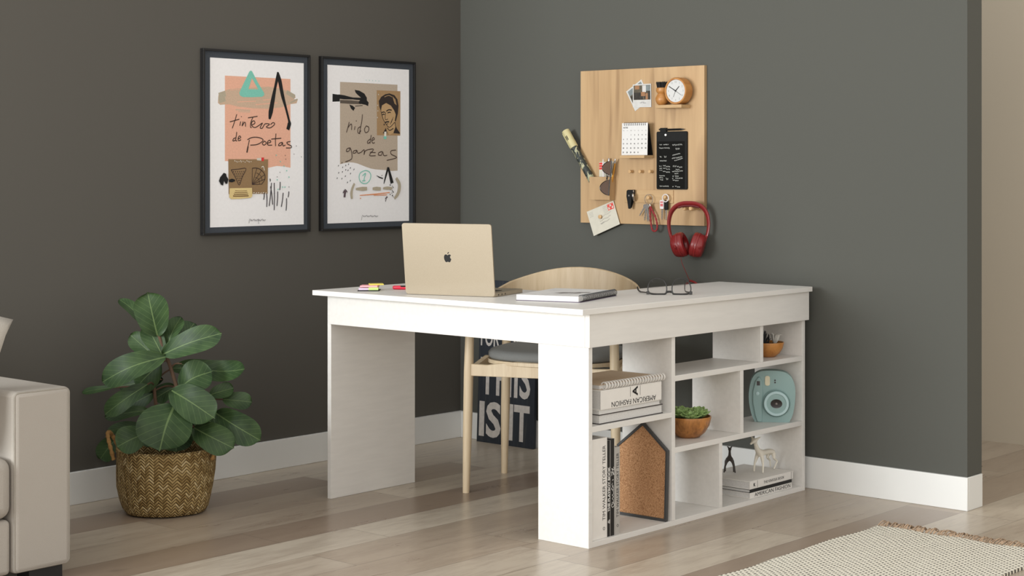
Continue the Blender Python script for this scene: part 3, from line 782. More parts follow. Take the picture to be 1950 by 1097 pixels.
# desk calendar
cal = thing('desk_calendar', 'white spiral easel calendar standing on the lower ledge', 'calendar', (1.008, BS - .035, 1.2365))
cy = BS - .040
m = MB()
page = Matrix.Translation((1.0085, cy, 1.2372)) @ Matrix.Rotation(-.03, 4, 'X')
m.box(-.0645, .0645, -.0016, 0, 0, .1285, 0)
g = MB()
def cell(c, r): return (-.0645 + .0185 * (c + .5), .0945 - .0195 * r)
m.text('NOTES', .0075, (-.058, -.0018, .1075), EX, EZ, 1, align='LEFT', bold=.0002)
for c, w in enumerate(['MO', 'TU', 'WE', 'TH', 'FR', 'SA', 'SU']):
    m.text(w, .0052, (cell(c, 0)[0], -.0018, .0965), EX, EZ, 2)
for k in range(31):
    c, r = (k + 2) % 7, (k + 2) // 7
    m.text(str(k + 1), .0072, (cell(c, r)[0], -.0018, .0785 - .0175 * r), EX, EZ, 1, bold=.0003)
for r in range(6):
    z = .0900 - .0175 * r
    m.poly([(-.060, -.00175, z), (.060, -.00175, z), (.060, -.00175, z + .0004), (-.060, -.00175, z + .0004)], 3)
for k in range(12):
    x = -.052 + k * .00945
    m.poly([(x - .0018, -.00178, .1185), (x + .0018, -.00178, .1185), (x + .0018, -.00178, .1225), (x - .0018, -.00178, .1225)], 4)
m.xf(page)
build('pages', m, ['white_paper', 'print_black', 'print_grey', 'page_edge', 'cover_black'], cal)
m = MB().box(-.0645, .0645, .0002, .0020, 0, .128, 0).xf(page)
M2 = Matrix.Translation((1.0085, BS - .0045, 1.2372)) @ Matrix.Rotation(.20, 4, 'X')
m2 = m.box(-.0645, .0645, -.0015, 0, 0, .127, 0, M2)
build('easel_stand', m, 'cover_black', cal)
m = MB()
for k in range(12):
    x = -.052 + k * .00945
    c = V((x, .002, .126))
    m.tube([c + V((0, math.cos(a) * .0052, math.sin(a) * .0052)) for a in [2 * PI * i / 14 for i in range(14)]], .0008, 5, closed=True)
m.xf(page)
build('wire_binding', m, 'wire_black', cal)

# writing tablet with its pen
tab = thing('memo_blackboard', 'black memo tablet covered in chalk-white handwriting on the oak board', 'blackboard', (1.166, BS, 1.101))
def rrect(x0, x1, z0, z1, r, n=5):
    out = []
    for cx, cz, a0 in ((x1 - r, z1 - r, 0), (x0 + r, z1 - r, 90), (x0 + r, z0 + r, 180), (x1 - r, z0 + r, 270)):
        for k in range(n + 1):
            a = math.radians(a0 + 90 * k / n)
            out.append((cx + r * math.cos(a), cz + r * math.sin(a)))
    return out
build('slate', flat_card(MB(), rrect(1.0930, 1.2410, 1.1012, 1.3300, .006), BS - .0003, .007, 0), 'black_matt', tab, bevel=.001)
m = MB()
Tx = lambda u: 1.0930 + .148 * u
Tz = lambda v: 1.3300 - .2288 * v
ty = BS - .0075
m.poly([(Tx(.03), ty, Tz(.17)), (Tx(.93), ty, Tz(.17)), (Tx(.93), ty, Tz(.985)), (Tx(.03), ty, Tz(.985))], 0)
random.seed(11)
def scrawl(u0, u1, v, h=.018, sl=0.0, w=.0016):
    n = int((u1 - u0) * 62)
    pts = []
    for i in range(n + 1):
        u = u0 + (u1 - u0) * i / n
        vv = v + sl * (u - u0) + (h * .55 if i % 2 else -h * .5) * random.uniform(.4, 1.1)
        if random.random() < .16 and len(pts) > 2:
            m.ribbon(pts, [w], (0, ty - .0002, 0), EX, EZ, 1, smooth=False); pts = []
        pts.append((Tx(u + random.uniform(-.008, .008)), Tz(vv)))
    if len(pts) > 1:
        m.ribbon(pts, [w], (0, ty - .0002, 0), EX, EZ, 1, smooth=False)
for a in [(.10, .18, .225), (.23, .40, .225), (.10, .20, .285, .022), (.22, .24, .285, .03), (.26, .44, .285, .022), (.52, .60, .235, .035), (.62, .84, .235, .03, -.05), (.63, .78, .30, .03),
          (.11, .17, .435, .03), (.26, .33, .435, .03), (.11, .33, .505, .02), (.53, .78, .41, .018, -.12), (.52, .62, .465, .02, -.12), (.64, .85, .46, .02, -.12), (.60, .86, .505, .018, -.16),
          (.10, .18, .60, .02), (.10, .18, .635, .02), (.10, .18, .67, .02), (.22, .30, .59, .02), (.32, .44, .605, .022), (.22, .30, .635, .022), (.32, .44, .65, .022), (.22, .30, .69, .022), (.32, .44, .70, .022),
          (.54, .66, .60, .028), (.68, .72, .605, .02), (.74, .84, .615, .025), (.64, .76, .655, .016), (.52, .58, .69, .016), (.60, .74, .685, .02), (.76, .86, .68, .018), (.60, .72, .725, .018),
          (.10, .28, .765, .02), (.10, .22, .80, .022), (.12, .22, .835, .022), (.32, .39, .82, .04), (.53, .58, .77, .022), (.62, .73, .77, .022), (.52, .58, .81, .02), (.62, .86, .805, .02), (.54, .60, .84, .02), (.62, .72, .845, .02),
          (.11, .19, .945, .022), (.22, .40, .945, .022), (.53, .57, .95, .016), (.62, .66, .945, .02), (.68, .78, .955, .012)]:
    scrawl(*a)
build('writing', m, ['blackboard', 'chalk'], tab)
build('magnet', MB().lathe([(0, 0), (.0042, 0), (.0048, .001), (.0042, .0035), (0, .004)], 18, 0, place((1.139, BS - .0073, 1.3165), -90)), 'magnet_white', tab)
m = MB().box(1.112, 1.142, BS - .010, BS - .0003, 1.328, 1.3445)
m.tube([(1.106, BS - .0075, 1.3385), (1.142, BS - .0075, 1.3385)], .0030, 12)
build('pen_clip', m, 'black_matt', tab, bevel=.0008)
m = MB().lathe([(0, 0), (.0034, 0), (.0042, .010), (.0042, .070), (.0024, .082), (.0008, .090), (0, .091)], 16, 0, axis_matrix((1.140, BS - .0080, 1.3370), (1, 0, .01)))
pen = build('stylus', m, 'black_gloss', tab)

# contents of the pen box
def rod(name, label, cat, p0, p1, prof, mats, ms=None, group=None, n=18):
    p0, p1 = V(p0), V(p1)
    L = (p1 - p0).length
    m = MB().lathe([(r, t * L) for r, t in prof], n, 0, axis_matrix(p0, p1 - p0), ms=ms)
    return tag(build(name, m, mats, loc=p0), label, cat, group)
roll = thing('rolled_poster', 'rolled cream and dark floral paper leaning out of the pen box', 'paper roll', (.812, BS - .019, 1.068))
p0, p1 = V((.8135, BS - .0185, 1.0660 + .012)), V((.6365, BS - .022, 1.3395))
ax = p1 - p0; L = ax.length
m = MB().lathe([(0, 0), (.0148, 0), (.0156, L * .30), (.0162, L * .74), (.0162, L * .745)], 28, 0, axis_matrix(p0, ax))
build('dark_sleeve', m, 'floral_dark', roll)
m = MB().lathe([(.0160, L * .735), (.0166, L * .74), (.0166, L), (.0150, L), (.0150, L * .93), (0, L * .93)], 28, 0, axis_matrix(p0, ax))
d = ax.normalized(); s_ = d.cross(V((0, -1, 0))).normalized()
lo = p0 + ax * .885
for k in (-1, 1):
    q = lo + V((0, -1, 0)) * .01655 + s_ * (.003 * k)
    m.ribbon([(0, -.010), (0, .010)], [.0036], q + V((0, -.0004, 0)), s_, d, 1)
m.ribbon([(0, -.004), (0, .004)], [.010], lo + V((0, -1, 0)) * .0169 - s_ * .0, d, -s_, 1) if False else None
m.tube([p0 + ax * .76 + s_ * -.0166 + V((0, -.004, 0)), p0 + ax * .99 + s_ * -.0166 + V((0, -.004, 0))], .0028, 8)
build('cream_cap', m, ['poster_cream', 'cover_black'], roll)

rod('ballpoint_pen', 'golden ballpoint pen leaning at the pen box end', 'pen', (.8605, BS - .014, 1.064), (.8965, BS - .019, 1.224),
    [(0, 0), (.0016, 0), (.0042, .06), (.0046, .70), (.0038, .88), (.0042, .90), (.0036, .99), (0, 1)], ['gold', 'steel'], [0, 0, 0, 0, 1, 1, 1], 'pens in the pen box')
rod('ballpoint_pen', 'white ballpoint pen with metal clip behind the sunglasses', 'pen', (.852, BS - .011, 1.064), (.857, BS - .012, 1.226),
    [(0, 0), (.0016, 0), (.0042, .06), (.0044, .80), (.0044, .97), (.003, 1), (0, 1)], ['key_white', 'steel'], [0, 0, 0, 1, 1, 1], 'pens in the pen box')
rod('pencil', 'slim pale pencil between paper roll and sunglasses in the pen box', 'pencil', (.835, BS - .016, 1.064), (.8360, BS - .024, 1.224),
    [(0, 0), (.0032, 0), (.0034, .9), (.001, .99), (0, 1)], ['key_white'], None, 'pens in the pen box')
m = MB(); flat_card(m, [(.800, 1.0640), (.874, 1.0640), (.874, 1.212), (.800, 1.210)], BS - .003, .0008, 0)
for k in range(3):
    m.poly([(.7965 + .004, BS - .0040, 1.2075 - k * .010), (.822, BS - .0040, 1.2082 - k * .010), (.822, BS - .0040, 1.2002 - k * .010), (.8005, BS - .0040, 1.1995 - k * .010)], 1)
tag(build('envelope', m, ['envelope_cream', 'stamp_red'], loc=(.837, BS - .004, 1.064)), 'cream envelope with red stripes tucked upright in the pen box', 'envelope')

# sunglasses hooked over the box
sg = thing('sunglasses', 'dark sunglasses hung sideways over the rim of the pen box', 'sunglasses', (.872, BS - .040, 1.15))
gy = BS - .041
def dlens(zt, zb, xt, xb, bul):
    """flat side from (xt,zt) to (xb,zb), bulging to -x"""
    pts = [(xt, zt)]
    for k in range(1, 14):
        t = k / 14
        x = xt + (xb - xt) * t - bul * math.sin(PI * min(1, t * 1.02)) ** .62
        pts.append((x, zt + (zb - zt) * (t * .94 + .03 + .03 * math.sin(PI * (t - .5)))))
    pts.append((xb, zb))
    return pts
la = dlens(1.2155, 1.1560, .8935, .8895, .046); lb = dlens(1.1385, 1.0745, .8850, .8790, .048)
for pts in (la, lb):
    m = flat_card(MB(), pts, gy, .0012, 0)
    build('lens', m, 'sunglass_lens', sg)
m = MB()
for pts in (la, lb):
    m.tube([(x, gy - .0008, z) for x, z in pts], .0016, 8, closed=True)
m.tube([(.8935, gy - .0008, 1.2155), (.8895, gy - .0008, 1.156), (.8850, gy - .0008, 1.1385), (.8790, gy - .0008, 1.0745)], .0022, 8)
m.tube([(.874, gy - .0008, 1.1560), (.870, gy - .002, 1.147), (.866, gy - .0008, 1.1385)], .0014, 8)
build('sunglass_frame', m, 'black_gloss', sg)
build('temple', MB().tube(spline([(.892, gy + .001, 1.2145), (.888, gy + .006, 1.195), (.868, gy + .012, 1.160), (.862, gy + .012, 1.145), (.856, gy + .013, 1.09), (.850, gy + .012, 1.070)]), .0016, 8), 'gold', sg)
build('temple', MB().tube(spline([(.8800, gy + .0008, 1.076), (.8760, gy + .0015, 1.10), (.868, gy + .002, 1.149), (.867, gy + .006, 1.1535), (.866, gy + .0125, 1.150), (.866, gy + .013, 1.10)]), .0013, 8), 'black_gloss', sg)

# pinned letter
m = MB()
E4 = [(.7360, 1.0055), (.8745, 1.0530), (.9085, .9588), (.7730, .9070)]
a, b, c, d_ = [V(q) for q in E4]
P = lambda u, v: (a + (b - a) * u) * (1 - v) + (d_ + (c - d_) * u) * v
ey_ = BS - .0052
flat_card(m, E4, ey_, .0012, 0)
def patch(u0, v0, u1, v1, mi, k=1):
    m.poly([(P(u, v).x, ey_ - .0012 - .00012 * k, P(u, v).y) for u, v in ((u0, v0), (u1, v0), (u1, v1), (u0, v1))], mi)
patch(.745, .055, .965, .30, 1)
for k in range(3):
    for j in range(2): patch(.765 + k * .065, .08 + j * .11, .815 + k * .065, .16 + j * .11, 0 if (k + j) % 2 else 1, 2)
for k in range(3): patch(.76, .085 + k * .075, .95, .095 + k * .075, 0, 3)
fr = [V((b - a).normalized().to_tuple()), V((d_ - a).normalized().to_tuple())]
def sq(u0, v0, u1, v1, mi, w=.0009, amp=.03, n=14):
    pts = [tuple(P(u0 + (u1 - u0) * i / n, v0 + (v1 - v0) * i / n + (amp if i % 2 else -amp) * (.5 + .5 * math.sin(i * 2.3)))) for i in range(n + 1)]
    m.ribbon(pts, [w], (0, ey_ - .0016, 0), EX, EZ, mi)
sq(.45, .42, .82, .38, 2); sq(.36, .56, .78, .52, 3); sq(.38, .68, .72, .64, 3, amp=.025); sq(.35, .66, .50, .66, 2, amp=.03, n=8)
for k in range(4): sq(.06, .10 + k * .055, .20, .10 + k * .055, 2, .0006, .01)
for k in range(5): sq(.58, .08 + k * .06, .74, .09 + k * .06, 2, .0006, .012)
tag(build('letter', m, ['envelope_cream', 'stamp_red', 'print_grey', 'ink_plum'], loc=(.822, ey_, .98)), 'stamped cream letter pinned tilted below the pen box', 'letter')

# wristwatch on the first peg of the rail
w = thing('wristwatch', 'black-strapped wristwatch hanging from the peg rail', 'watch', (.972, BS - .014, 1.02))
wy = BS - .016
m = MB()
m.tube(spline([(.968, wy, 1.0955), (.960, wy - .004, 1.090), (.9585, wy - .005, 1.070), (.962, wy - .004, 1.048), (.968, wy - .002, 1.026), (.973, wy, 1.0205)]), [.006] * 30 + [.005], 8, flat=(1.0, .28), up=(1, 0, .0)) if False else None
m.prism([(.957, 1.094), (.963, 1.098), (.984, 1.098), (.986, 1.090), (.981, 1.052), (.9765, 1.022), (.9655, 1.0225), (.961, 1.050), (.956, 1.072)], (0, wy - .007, 0), EX, EZ, .0025, 0)
m.prism([(.962, 1.096), (.990, 1.099), (.988, 1.070), (.978, 1.040), (.972, 1.024), (.968, 1.026)], (0, wy + .005, 0), EX, EZ, .0022, 0)
m.box(.962, .986, wy - .008, wy + .004, 1.0955, 1.0985, 0)
build('strap', m, 'black_matt', w, bevel=.0008)
m = MB().lathe([(0, 0), (.016, 0), (.0185, .0015), (.0185, .006), (.016, .0075), (0, .0075)], 28, 0, axis_matrix((.9825, wy - .001, 1.0675), (.80, .45, .12)) @ Matrix.Diagonal((.8, 1.25, 1, 1)))
m.box(.975, .990, wy - .006, wy - .003, 1.088, 1.097)
build('watch_case', m, 'steel', w)
build('buckle', MB().lathe([(0, 0), (.0035, 0), (.0035, .001), (0, .001)], 14, 0, place((.970, wy - .0099, 1.075), -90)), 'steel', w)

def ring(c, R, r, tilt=0, n=28):
    M = place(c, -90) @ Matrix.Rotation(tilt, 4, 'Y')
    return [M @ V((math.cos(a) * R, math.sin(a) * R, 0)) for a in [2 * PI * k / n for k in range(n)]]
def key_blade(parent, p, ang, L, w=.006, bow=.0085, mat='steel', y=0, name='key'):
    a = math.radians(ang)
    dx, dz = V((math.cos(a), math.sin(a))), V((-math.sin(a), math.cos(a)))
    out = [(bow * math.cos(t), bow * math.sin(t)) for t in [math.radians(40 + 280 * k / 12) for k in range(13)]]
    pts = out + [(bow * 1.0, -w / 2), (L * .45, -w / 2), (L * .5, -w * .2), (L * .6, -w / 2), (L * .7, -w * .15), (L * .8, -w * .45), (L * .9, -w * .1), (L, 0), (L * .95, w / 2), (bow * 1.0, w / 2)]
    Q = [tuple(V(p) + dx * (x + bow) + dz * z) for x, z in pts]
    m = flat_card(MB(), Q, y, .002, 0)
    return build(name, m, mat, parent, bevel=.0003)
kr = thing('key_ring', 'bunch of steel keys with a braided red loop on the peg rail', 'keys', (1.0638, BS - .02, .98))
build('split_ring', MB().tube(ring((1.0625, BS - .018, 1.0610), .0195, .001), .0012, 6, closed=True), 'steel', kr)
for p, a, L, y in (((1.046, 1.040), -126, .048, 0), ((1.050, 1.042), -98, .058, -.003), ((1.055, 1.041), -88, .060, -.006), ((1.059, 1.041), -83, .060, -.009)):
    key_blade(kr, p, a, L, y=BS - .013 + y)
build('loop_clasp', MB().tube([(1.0685, BS - .019, 1.0425), (1.0705, BS - .019, 1.0335)], .0036, 10), 'steel', kr)
pl = [(1.0705, BS - .018, 1.0335), (1.0700, BS - .018, 1.015), (1.0705, BS - .017, .985), (1.0770, BS - .016, .945), (1.0875, BS - .016, .9350), (1.0995, BS - .016, .940), (1.1030, BS - .016, .958), (1.0950, BS - .017, .992), (1.0790, BS - .019, 1.020), (1.0735, BS - .019, 1.0335)]
pts = spline(pl, 8)
build('braided_loop', MB().tube(pts, [.0036 + .0009 * math.sin(i * 1.9) for i in range(len(pts))], 8), 'braid_red', kr)
kf = thing('key_ring', 'two keys on a white ring, one with a black head', 'keys', (1.1455, BS - .02, .985))
build('white_ring', MB().tube(ring((1.1450, BS - .018, 1.0670), .0145, .002), .0024, 8, closed=True), 'key_white', kf)
m = flat_card(MB(), rrect(1.1180, 1.1365, 1.0240, 1.0590, .004), BS - .014, .005, 0)
for x0, x1, z0, z1 in ((1.1205, 1.134, 1.034, 1.0445), (1.1205, 1.134, 1.048, 1.0535)): m.poly([(x0, BS - .0193, z0), (x1, BS - .0193, z0), (x1, BS - .0193, z1), (x0, BS - .0193, z1)], 1)
build('tag', m, ['key_white', 'key_red'], kf, bevel=.0006)
key_blade(kf, (1.127, 1.036), -93, .050, bow=.005, y=BS - .013)
key_blade(kf, (1.147, 1.036), -92, .052, bow=.005, y=BS - .013)
build('key_head', flat_card(MB(), rrect(1.1395, 1.1560, 1.0200, 1.0580, .005), BS - .013, .006, 0), 'black_matt', kf, bevel=.001)

# headphones
hp = thing('headphones', 'red over-ear headphones hanging from pegs at the board corner', 'headphones', (1.284, -.074, .845))
HM = Matrix.Translation((1.284, -.074, 0)) @ Matrix.Rotation(math.radians(30), 4, 'Z')
H_ = lambda x, z, y=0: HM @ V((x, y, z))
half = [(.0, 1.0480), (.028, 1.0455), (.052, 1.0340), (.069, 1.0110), (.0762, .980), (.0758, .952), (.070, .925), (.062, .905)]
pts = spline([H_(-x, z) for x, z in half[::-1]] + [H_(x, z) for x, z in half[1:]], 6)
n = len(pts)
rad = [.0052 + .0044 * max(0, math.sin(PI * i / (n - 1))) ** 2.2 for i in range(n)]
build('headband', MB().tube(pts, rad, 14, flat=(.80, 1.5)), 'headphone_red', hp)
pt2 = [p - V((0, 0, .0080)) for p in pts[n // 2 - 9:n // 2 + 10]]
build('band_pad', MB().tube(pt2, .0052, 10, flat=(1, 1.8)), 'cushion_red', hp)
for s_ in (-1, 1):
    ci = H_(s_ * .0130, .8930); co = H_(s_ * .0590, .8800, .010 if s_ < 0 else -.002)
    axv = (co - ci); Lc = axv.length
    M = axis_matrix(ci, axv)
    R = .0490
    e = build('ear_cup', MB().lathe([(0, .016), (R * .98, .016), (R * 1.0, .019), (R * 1.0, .023), (R * .96, .0245), (R * .93, Lc * .74), (R * .84, Lc * .95), (R * .76, Lc), (R * .3, Lc + .002), (0, Lc + .002)], 36, 0, M), 'headphone_red', hp)
    build('ear_cushion', MB().lathe([(R * .45, .010), (R * .52, .002), (R * .72, -.003), (R * .92, .001), (R * .99, .008), (R * .97, .0155), (R * .4, .0150), (R * .45, .010)], 36, 0, M), 'headphone_red', e)
    build('inner_pad', MB().lathe([(0, .0105), (R * .5, .0105), (R * .5, .0125), (0, .0125)], 24, 0, M), 'cushion_red', e)
    build('yoke', MB().tube(spline([H_(s_ * .070, .925), H_(s_ * .064, .908, -.012), H_(s_ * .054, .890, -.032), H_(s_ * .046, .876, -.049)]), [.0060] * 10 + [.0045] * 9, 10), 'headphone_red', hp)
c0 = H_(-.030, .842)
cab = spline([c0, (1.259, -.085, .82), (1.2660, -.070, .785), (1.2700, -.055, .757), (1.2720, -.050, .745)], 8)
build('cable', MB().tube(cab, .0012, 6), 'headphone_red', hp)
hy = -.070
lp = spline([(1.2720, -.050, .745), (1.262, hy + .024, .738), (1.240, hy + .026, .727), (1.220, hy + .028, .70), (1.230, hy + .030, .64), (1.270, hy + .030, .62), (1.310, hy + .028, .66), (1.318, hy + .026, .715), (1.300, hy + .024, .738), (1.274, hy + .022, .748)], 6)
build('coiled_cable', MB().tube(lp, [.0026] * (len(lp) - 14) + [.0042] * 14, 8), 'headphone_red', hp)
# ================================================================== on the desk
# laptop, seen from behind
LA = math.radians(17)
lx, lyv = V((math.cos(LA), math.sin(LA), 0)), V((-math.sin(LA), math.cos(LA), 0))
LP = V((.9648, -1.3006, .7500))
lap = thing('laptop', 'pale gold laptop standing open on the desk, lid towards the viewer', 'laptop', LP)
LW, LD = .3395, .238
B = Matrix(((lx.x, lyv.x, 0, LP.x), (lx.y, lyv.y, 0, LP.y), (0, 0, 1, LP.z), (0, 0, 0, 1)))
m = MB().prism(rrect(0, LW, .004, LD, .010, 6), (0, 0, .0012), EX, EY, .0125).xf(B)
base = build('base', m, 'laptop_gold', lap, bevel=.003, seg=3)
m = MB()
for r in range(5):
    for c in range(14):
        m.box(.030 + c * .0200, .0470 + c * .0200, .040 + r * .0185, .0560 + r * .0185, .0138, .0150)
m.box(.085, .25, .133, .148, .0138, .0150)
build('keyboard', m.xf(B), 'key_dark', lap)
build('trackpad', MB().prism(rrect(.105, .235, .155, .228, .004), (0, 0, .0137), EX, EY, .0003).xf(B), 'page_edge', lap)
for q in (.03, .057, .084): build('port', bx(LW - .0002, LW + .0002, q, q + .006, .004, .009).xf(B), 'black_matt', lap)
tilt = math.radians(7.2)
HG = B @ Matrix.Translation((0, .008, .0090)) @ Matrix.Rotation(tilt, 4, 'X')
LH = .2400
m = MB().prism(rrect(0, LW, -.006, LH, .009, 6), (0, 0, 0), EX, EZ, .0055).xf(HG)
lid = build('lid', m, 'laptop_gold', lap, bevel=.0022, seg=3)
build('screen', MB().box(.008, LW - .008, .0004, .0008, .006, LH - .006).xf(HG), 'black_gloss', lap)
build('hinge', MB().tube([(.03, .010, .0125), (LW - .03, .010, .0125)], .0042, 12).xf(B), 'black_matt', lap)
AP = [(0, .62), (.10, .70), (.24, .735), (.38, .70), (.47, .62), (.40, .56), (.345, .46), (.345, .33), (.40, .22), (.48, .155), (.43, .01), (.33, -.18), (.22, -.245), (.12, -.225), (.0, -.18),
      (-.12, -.225), (-.22, -.245), (-.33, -.18), (-.44, .0), (-.50, .22), (-.50, .44), (-.44, .60), (-.34, .70), (-.22, .735), (-.10, .70)]
sp = []
for i in range(len(AP)):
    p0, p1, p2, p3 = [V(AP[(i + k) % len(AP)]) for k in (-1, 0, 1, 2)]
    for j in range(4):
        t = j / 4
        sp.append(tuple(.5 * ((2 * p1) + (p2 - p0) * t + (2 * p0 - 5 * p1 + 4 * p2 - p3) * t * t + (3 * p1 - p0 - 3 * p2 + p3) * t ** 3)))
lf = [(-.02, .80), (.02, .92), (.10, 1.02), (.20, 1.06), (.20, .97), (.15, .87), (.07, .80)]
S_ = .0275
m = MB()
m.prism([(x * S_, (y - .35) * S_) for x, y in sp], (LW / 2, -.0055, LH / 2 + .004), EX, EZ, .0002)
m.prism([(x * S_, (y - .35) * S_) for x, y in lf], (LW / 2, -.0055, LH / 2 + .004), EX, EZ, .0002)
lg = build('emblem', m.xf(HG), 'black_gloss', lap); lg['label'] = 'black bitten-apple emblem'

# spiral sketchbook
n0, n1 = V((1.4292, -1.2502, .7502)), V((1.652, -1.1833, .7502))
nd = (n1 - n0).normalized(); nv = V((-nd.y, nd.x, 0))
NB = Matrix(((nd.x, nv.x, 0, n0.x), (nd.y, nv.y, 0, n0.y), (0, 0, 1, n0.z), (0, 0, 0, 1)))
skb = thing('sketchbook', 'thick white spiral sketchbook with a pencil drawing lying on the desk', 'sketchbook', n0)
NW, ND = .228, .325
build('back_cover', MB().box(0, NW, 0, ND, 0, .0018).xf(NB), 'purple_cover', skb)
build('page_block', MB().box(.001, NW - .006, .001, ND - .001, .0019, .0195).xf(NB), 'white_paper', skb, bevel=.0004)
m = MB(); random.seed(3)
zt = .0198
def sk(pts, w, mi=0):
    m.ribbon(pts, w, (0, 0, zt), EX, EY, mi)
m.poly([(x, y, zt) for x, y in [(.085, .12), (.12, .10), (.135, .125), (.165, .118), (.175, .14), (.165, .152), (.19, .17), (.185, .20), (.15, .185), (.14, .16), (.10, .155)]], 0)
for k in range(26):
    x, y = random.uniform(.02, .19), random.uniform(.02, .30)
    sk([(x, y), (x + random.uniform(.01, .03), y + random.uniform(-.012, .012)), (x + random.uniform(.02, .05), y + random.uniform(-.015, .02))], [random.uniform(.0008, .003)], 1)
build('drawing', m.xf(NB), ['sketch_grey', 'page_edge'], skb)
m = MB()
for k in range(30):
    c = V((NW - .004, .014 + k * .0102, .0124))
    m.tube([c + V((math.cos(a) * .0105, .003 * math.sin(a / 2), math.sin(a) * .0105)) for a in [2 * PI * i / 16 for i in range(16)]], .00115, 6, closed=True)
build('spiral_binding', m.xf(NB), 'wire_black', skb)

# reading glasses lying upside down
gl = thing('eyeglasses', 'dark-rimmed eyeglasses resting open on the desk end', 'glasses', (1.664, -.7205, .75))
ga = math.radians(38)
GM = Matrix.Translation((1.664, -.7205, .7502)) @ Matrix.Rotation(ga, 4, 'Z') @ Matrix.Rotation(math.radians(-8), 4, 'X')
def glens(s):
    out = []
    for x, z in [(.010, .010), (.014, .0035), (.030, .0022), (.052, .0025), (.068, .006), (.0735, .016), (.0715, .034), (.064, .047), (.050, .0545), (.034, .0555), (.020, .050), (.0115, .036), (.009, .022)]:
        out.append((s * x, z))
    return out
def close_spl(P, k=4):
    sp = []
    for i in range(len(P)):
        p0, p1, p2, p3 = [V(P[(i + q) % len(P)]) for q in (-1, 0, 1, 2)]
        for j in range(k):
            t = j / k
            sp.append(.5 * ((2 * p1) + (p2 - p0) * t + (2 * p0 - 5 * p1 + 4 * p2 - p3) * t * t + (3 * p1 - p0 - 3 * p2 + p3) * t ** 3))
    return sp
m = MB()
for s in (-1, 1):
    P = close_spl(glens(s))
    m.tube([(p.x, 0, p.y) for p in P], [.0022 + .0012 * max(0, 1 - p.y / .016) for p in P], 8, closed=True, flat=(1, 1.1))
m.tube([(-.0115, 0, .012), (0, -.001, .0125), (.0115, 0, .012)], .0022, 8)
m.tube([(-.012, 0, .0075), (0, -.001, .0095), (.012, 0, .0075)], .0026, 8)
for s in (-1, 1): m.box(min(s * .068, s * .0785), max(s * .068, s * .0785), -.003, .004, .0015, .012)
build('rim', m.xf(GM), 'wire_black', gl, bevel=.0006)
for s in (-1, 1):
    build('lens', MB().prism([tuple(p) for p in close_spl(glens(s), 2)], (0, .0004, 0), EX, EZ, .0008).xf(GM), 'clear_lens', gl)
G2 = Matrix.Translation((1.664, -.7205, .7502)) @ Matrix.Rotation(ga, 4, 'Z')
build('temple', MB().tube([G2 @ V(p) for p in spline([(-.0765, .002, .007), (-.088, .05, .005), (-.098, .085, .004), (-.104, .105, .008), (-.108, .125, .016)])], [.0018] * 12 + [.0024] * 7 + [.0034] * 6, 8, flat=(1.4, .7)), 'wire_black', gl)
build('temple', MB().tube([G2 @ V(p) for p in spline([(.0765, .002, .007), (.070, .05, .005), (.060, .092, .005), (.0572, .112, .014), (.0600, .1300, .0455)])], [.0018] * 18 + [.0022] * 7, 8, flat=(1.4, .7)), 'wire_black', gl)

# sticky notes
def sticky(label, c, ang, w, d, z0, h, mat, cat='sticky notes', name='sticky_note_pad', grp='sticky note pads on the desk'):
    M = Matrix.Translation((c[0], c[1], z0)) @ Matrix.Rotation(math.radians(ang), 4, 'Z')
    tag(build(name, MB().box(-w / 2, w / 2, -d / 2, d / 2, 0, h).xf(M), mat, loc=(c[0], c[1], z0), bevel=.0006), label, cat, grp)
sc0 = (.7435, -1.262)
sticky('flat black pad lying under the stack of sticky notes', (.746, -1.264), 41, .076, .072, .7501, .0034, 'cover_black', 'note pad', 'note_pad', None)
sticky('lilac sticky note pad at the bottom of the stack', (.7300, -1.272), 41, .036, .055, .7536, .0066, 'note_lilac')
sticky('green sticky note pad at the bottom of the stack', (.7580, -1.2535), 44, .034, .058, .7536, .0090, 'note_green')
sticky('pink sticky note pad lying across the stack', (.7420, -1.2580), 38, .062, .052, .7628, .0060, 'note_pink')
sticky('yellow sticky note pad on top of the stack', (.7460, -1.2300), 52, .050, .046, .7689, .0042, 'note_yellow')
mk = thing('highlighter', 'red highlighter pen with black cap lying beside the laptop', 'pen', (.79, -1.165, .7505))
d = V((.80, .60, 0)).normalized(); p = V((.7735, -1.1750, .7575))
build('barrel', MB().lathe([(0, 0), (.0045, .0005), (.0068, .004), (.0072, .02), (.0072, .075), (.006, .078), (0, .078)], 18, 0, axis_matrix(p, d)), 'marker_red', mk)
build('cap', MB().lathe([(0, .0785), (.0072, .0785), (.0070, .120), (.0055, .122), (0, .122)], 18, 0, axis_matrix(p, d)), 'black_matt', mk)
build('pocket_clip', MB().box(-.0022, .0022, -.0095, -.0075, .030, .080).xf(axis_matrix(p, d)), 'black_matt', mk)

# ================================================================== in the shelves
def letter(fn, b):
    made = []
    def new(name='lettering'):
        made.append((name, MB()))
        return made[-1][1]
    fn(new)
    for nm, mb in made:
        build(nm, mb, ['print_black', 'print_white', 'print_grey'], b)
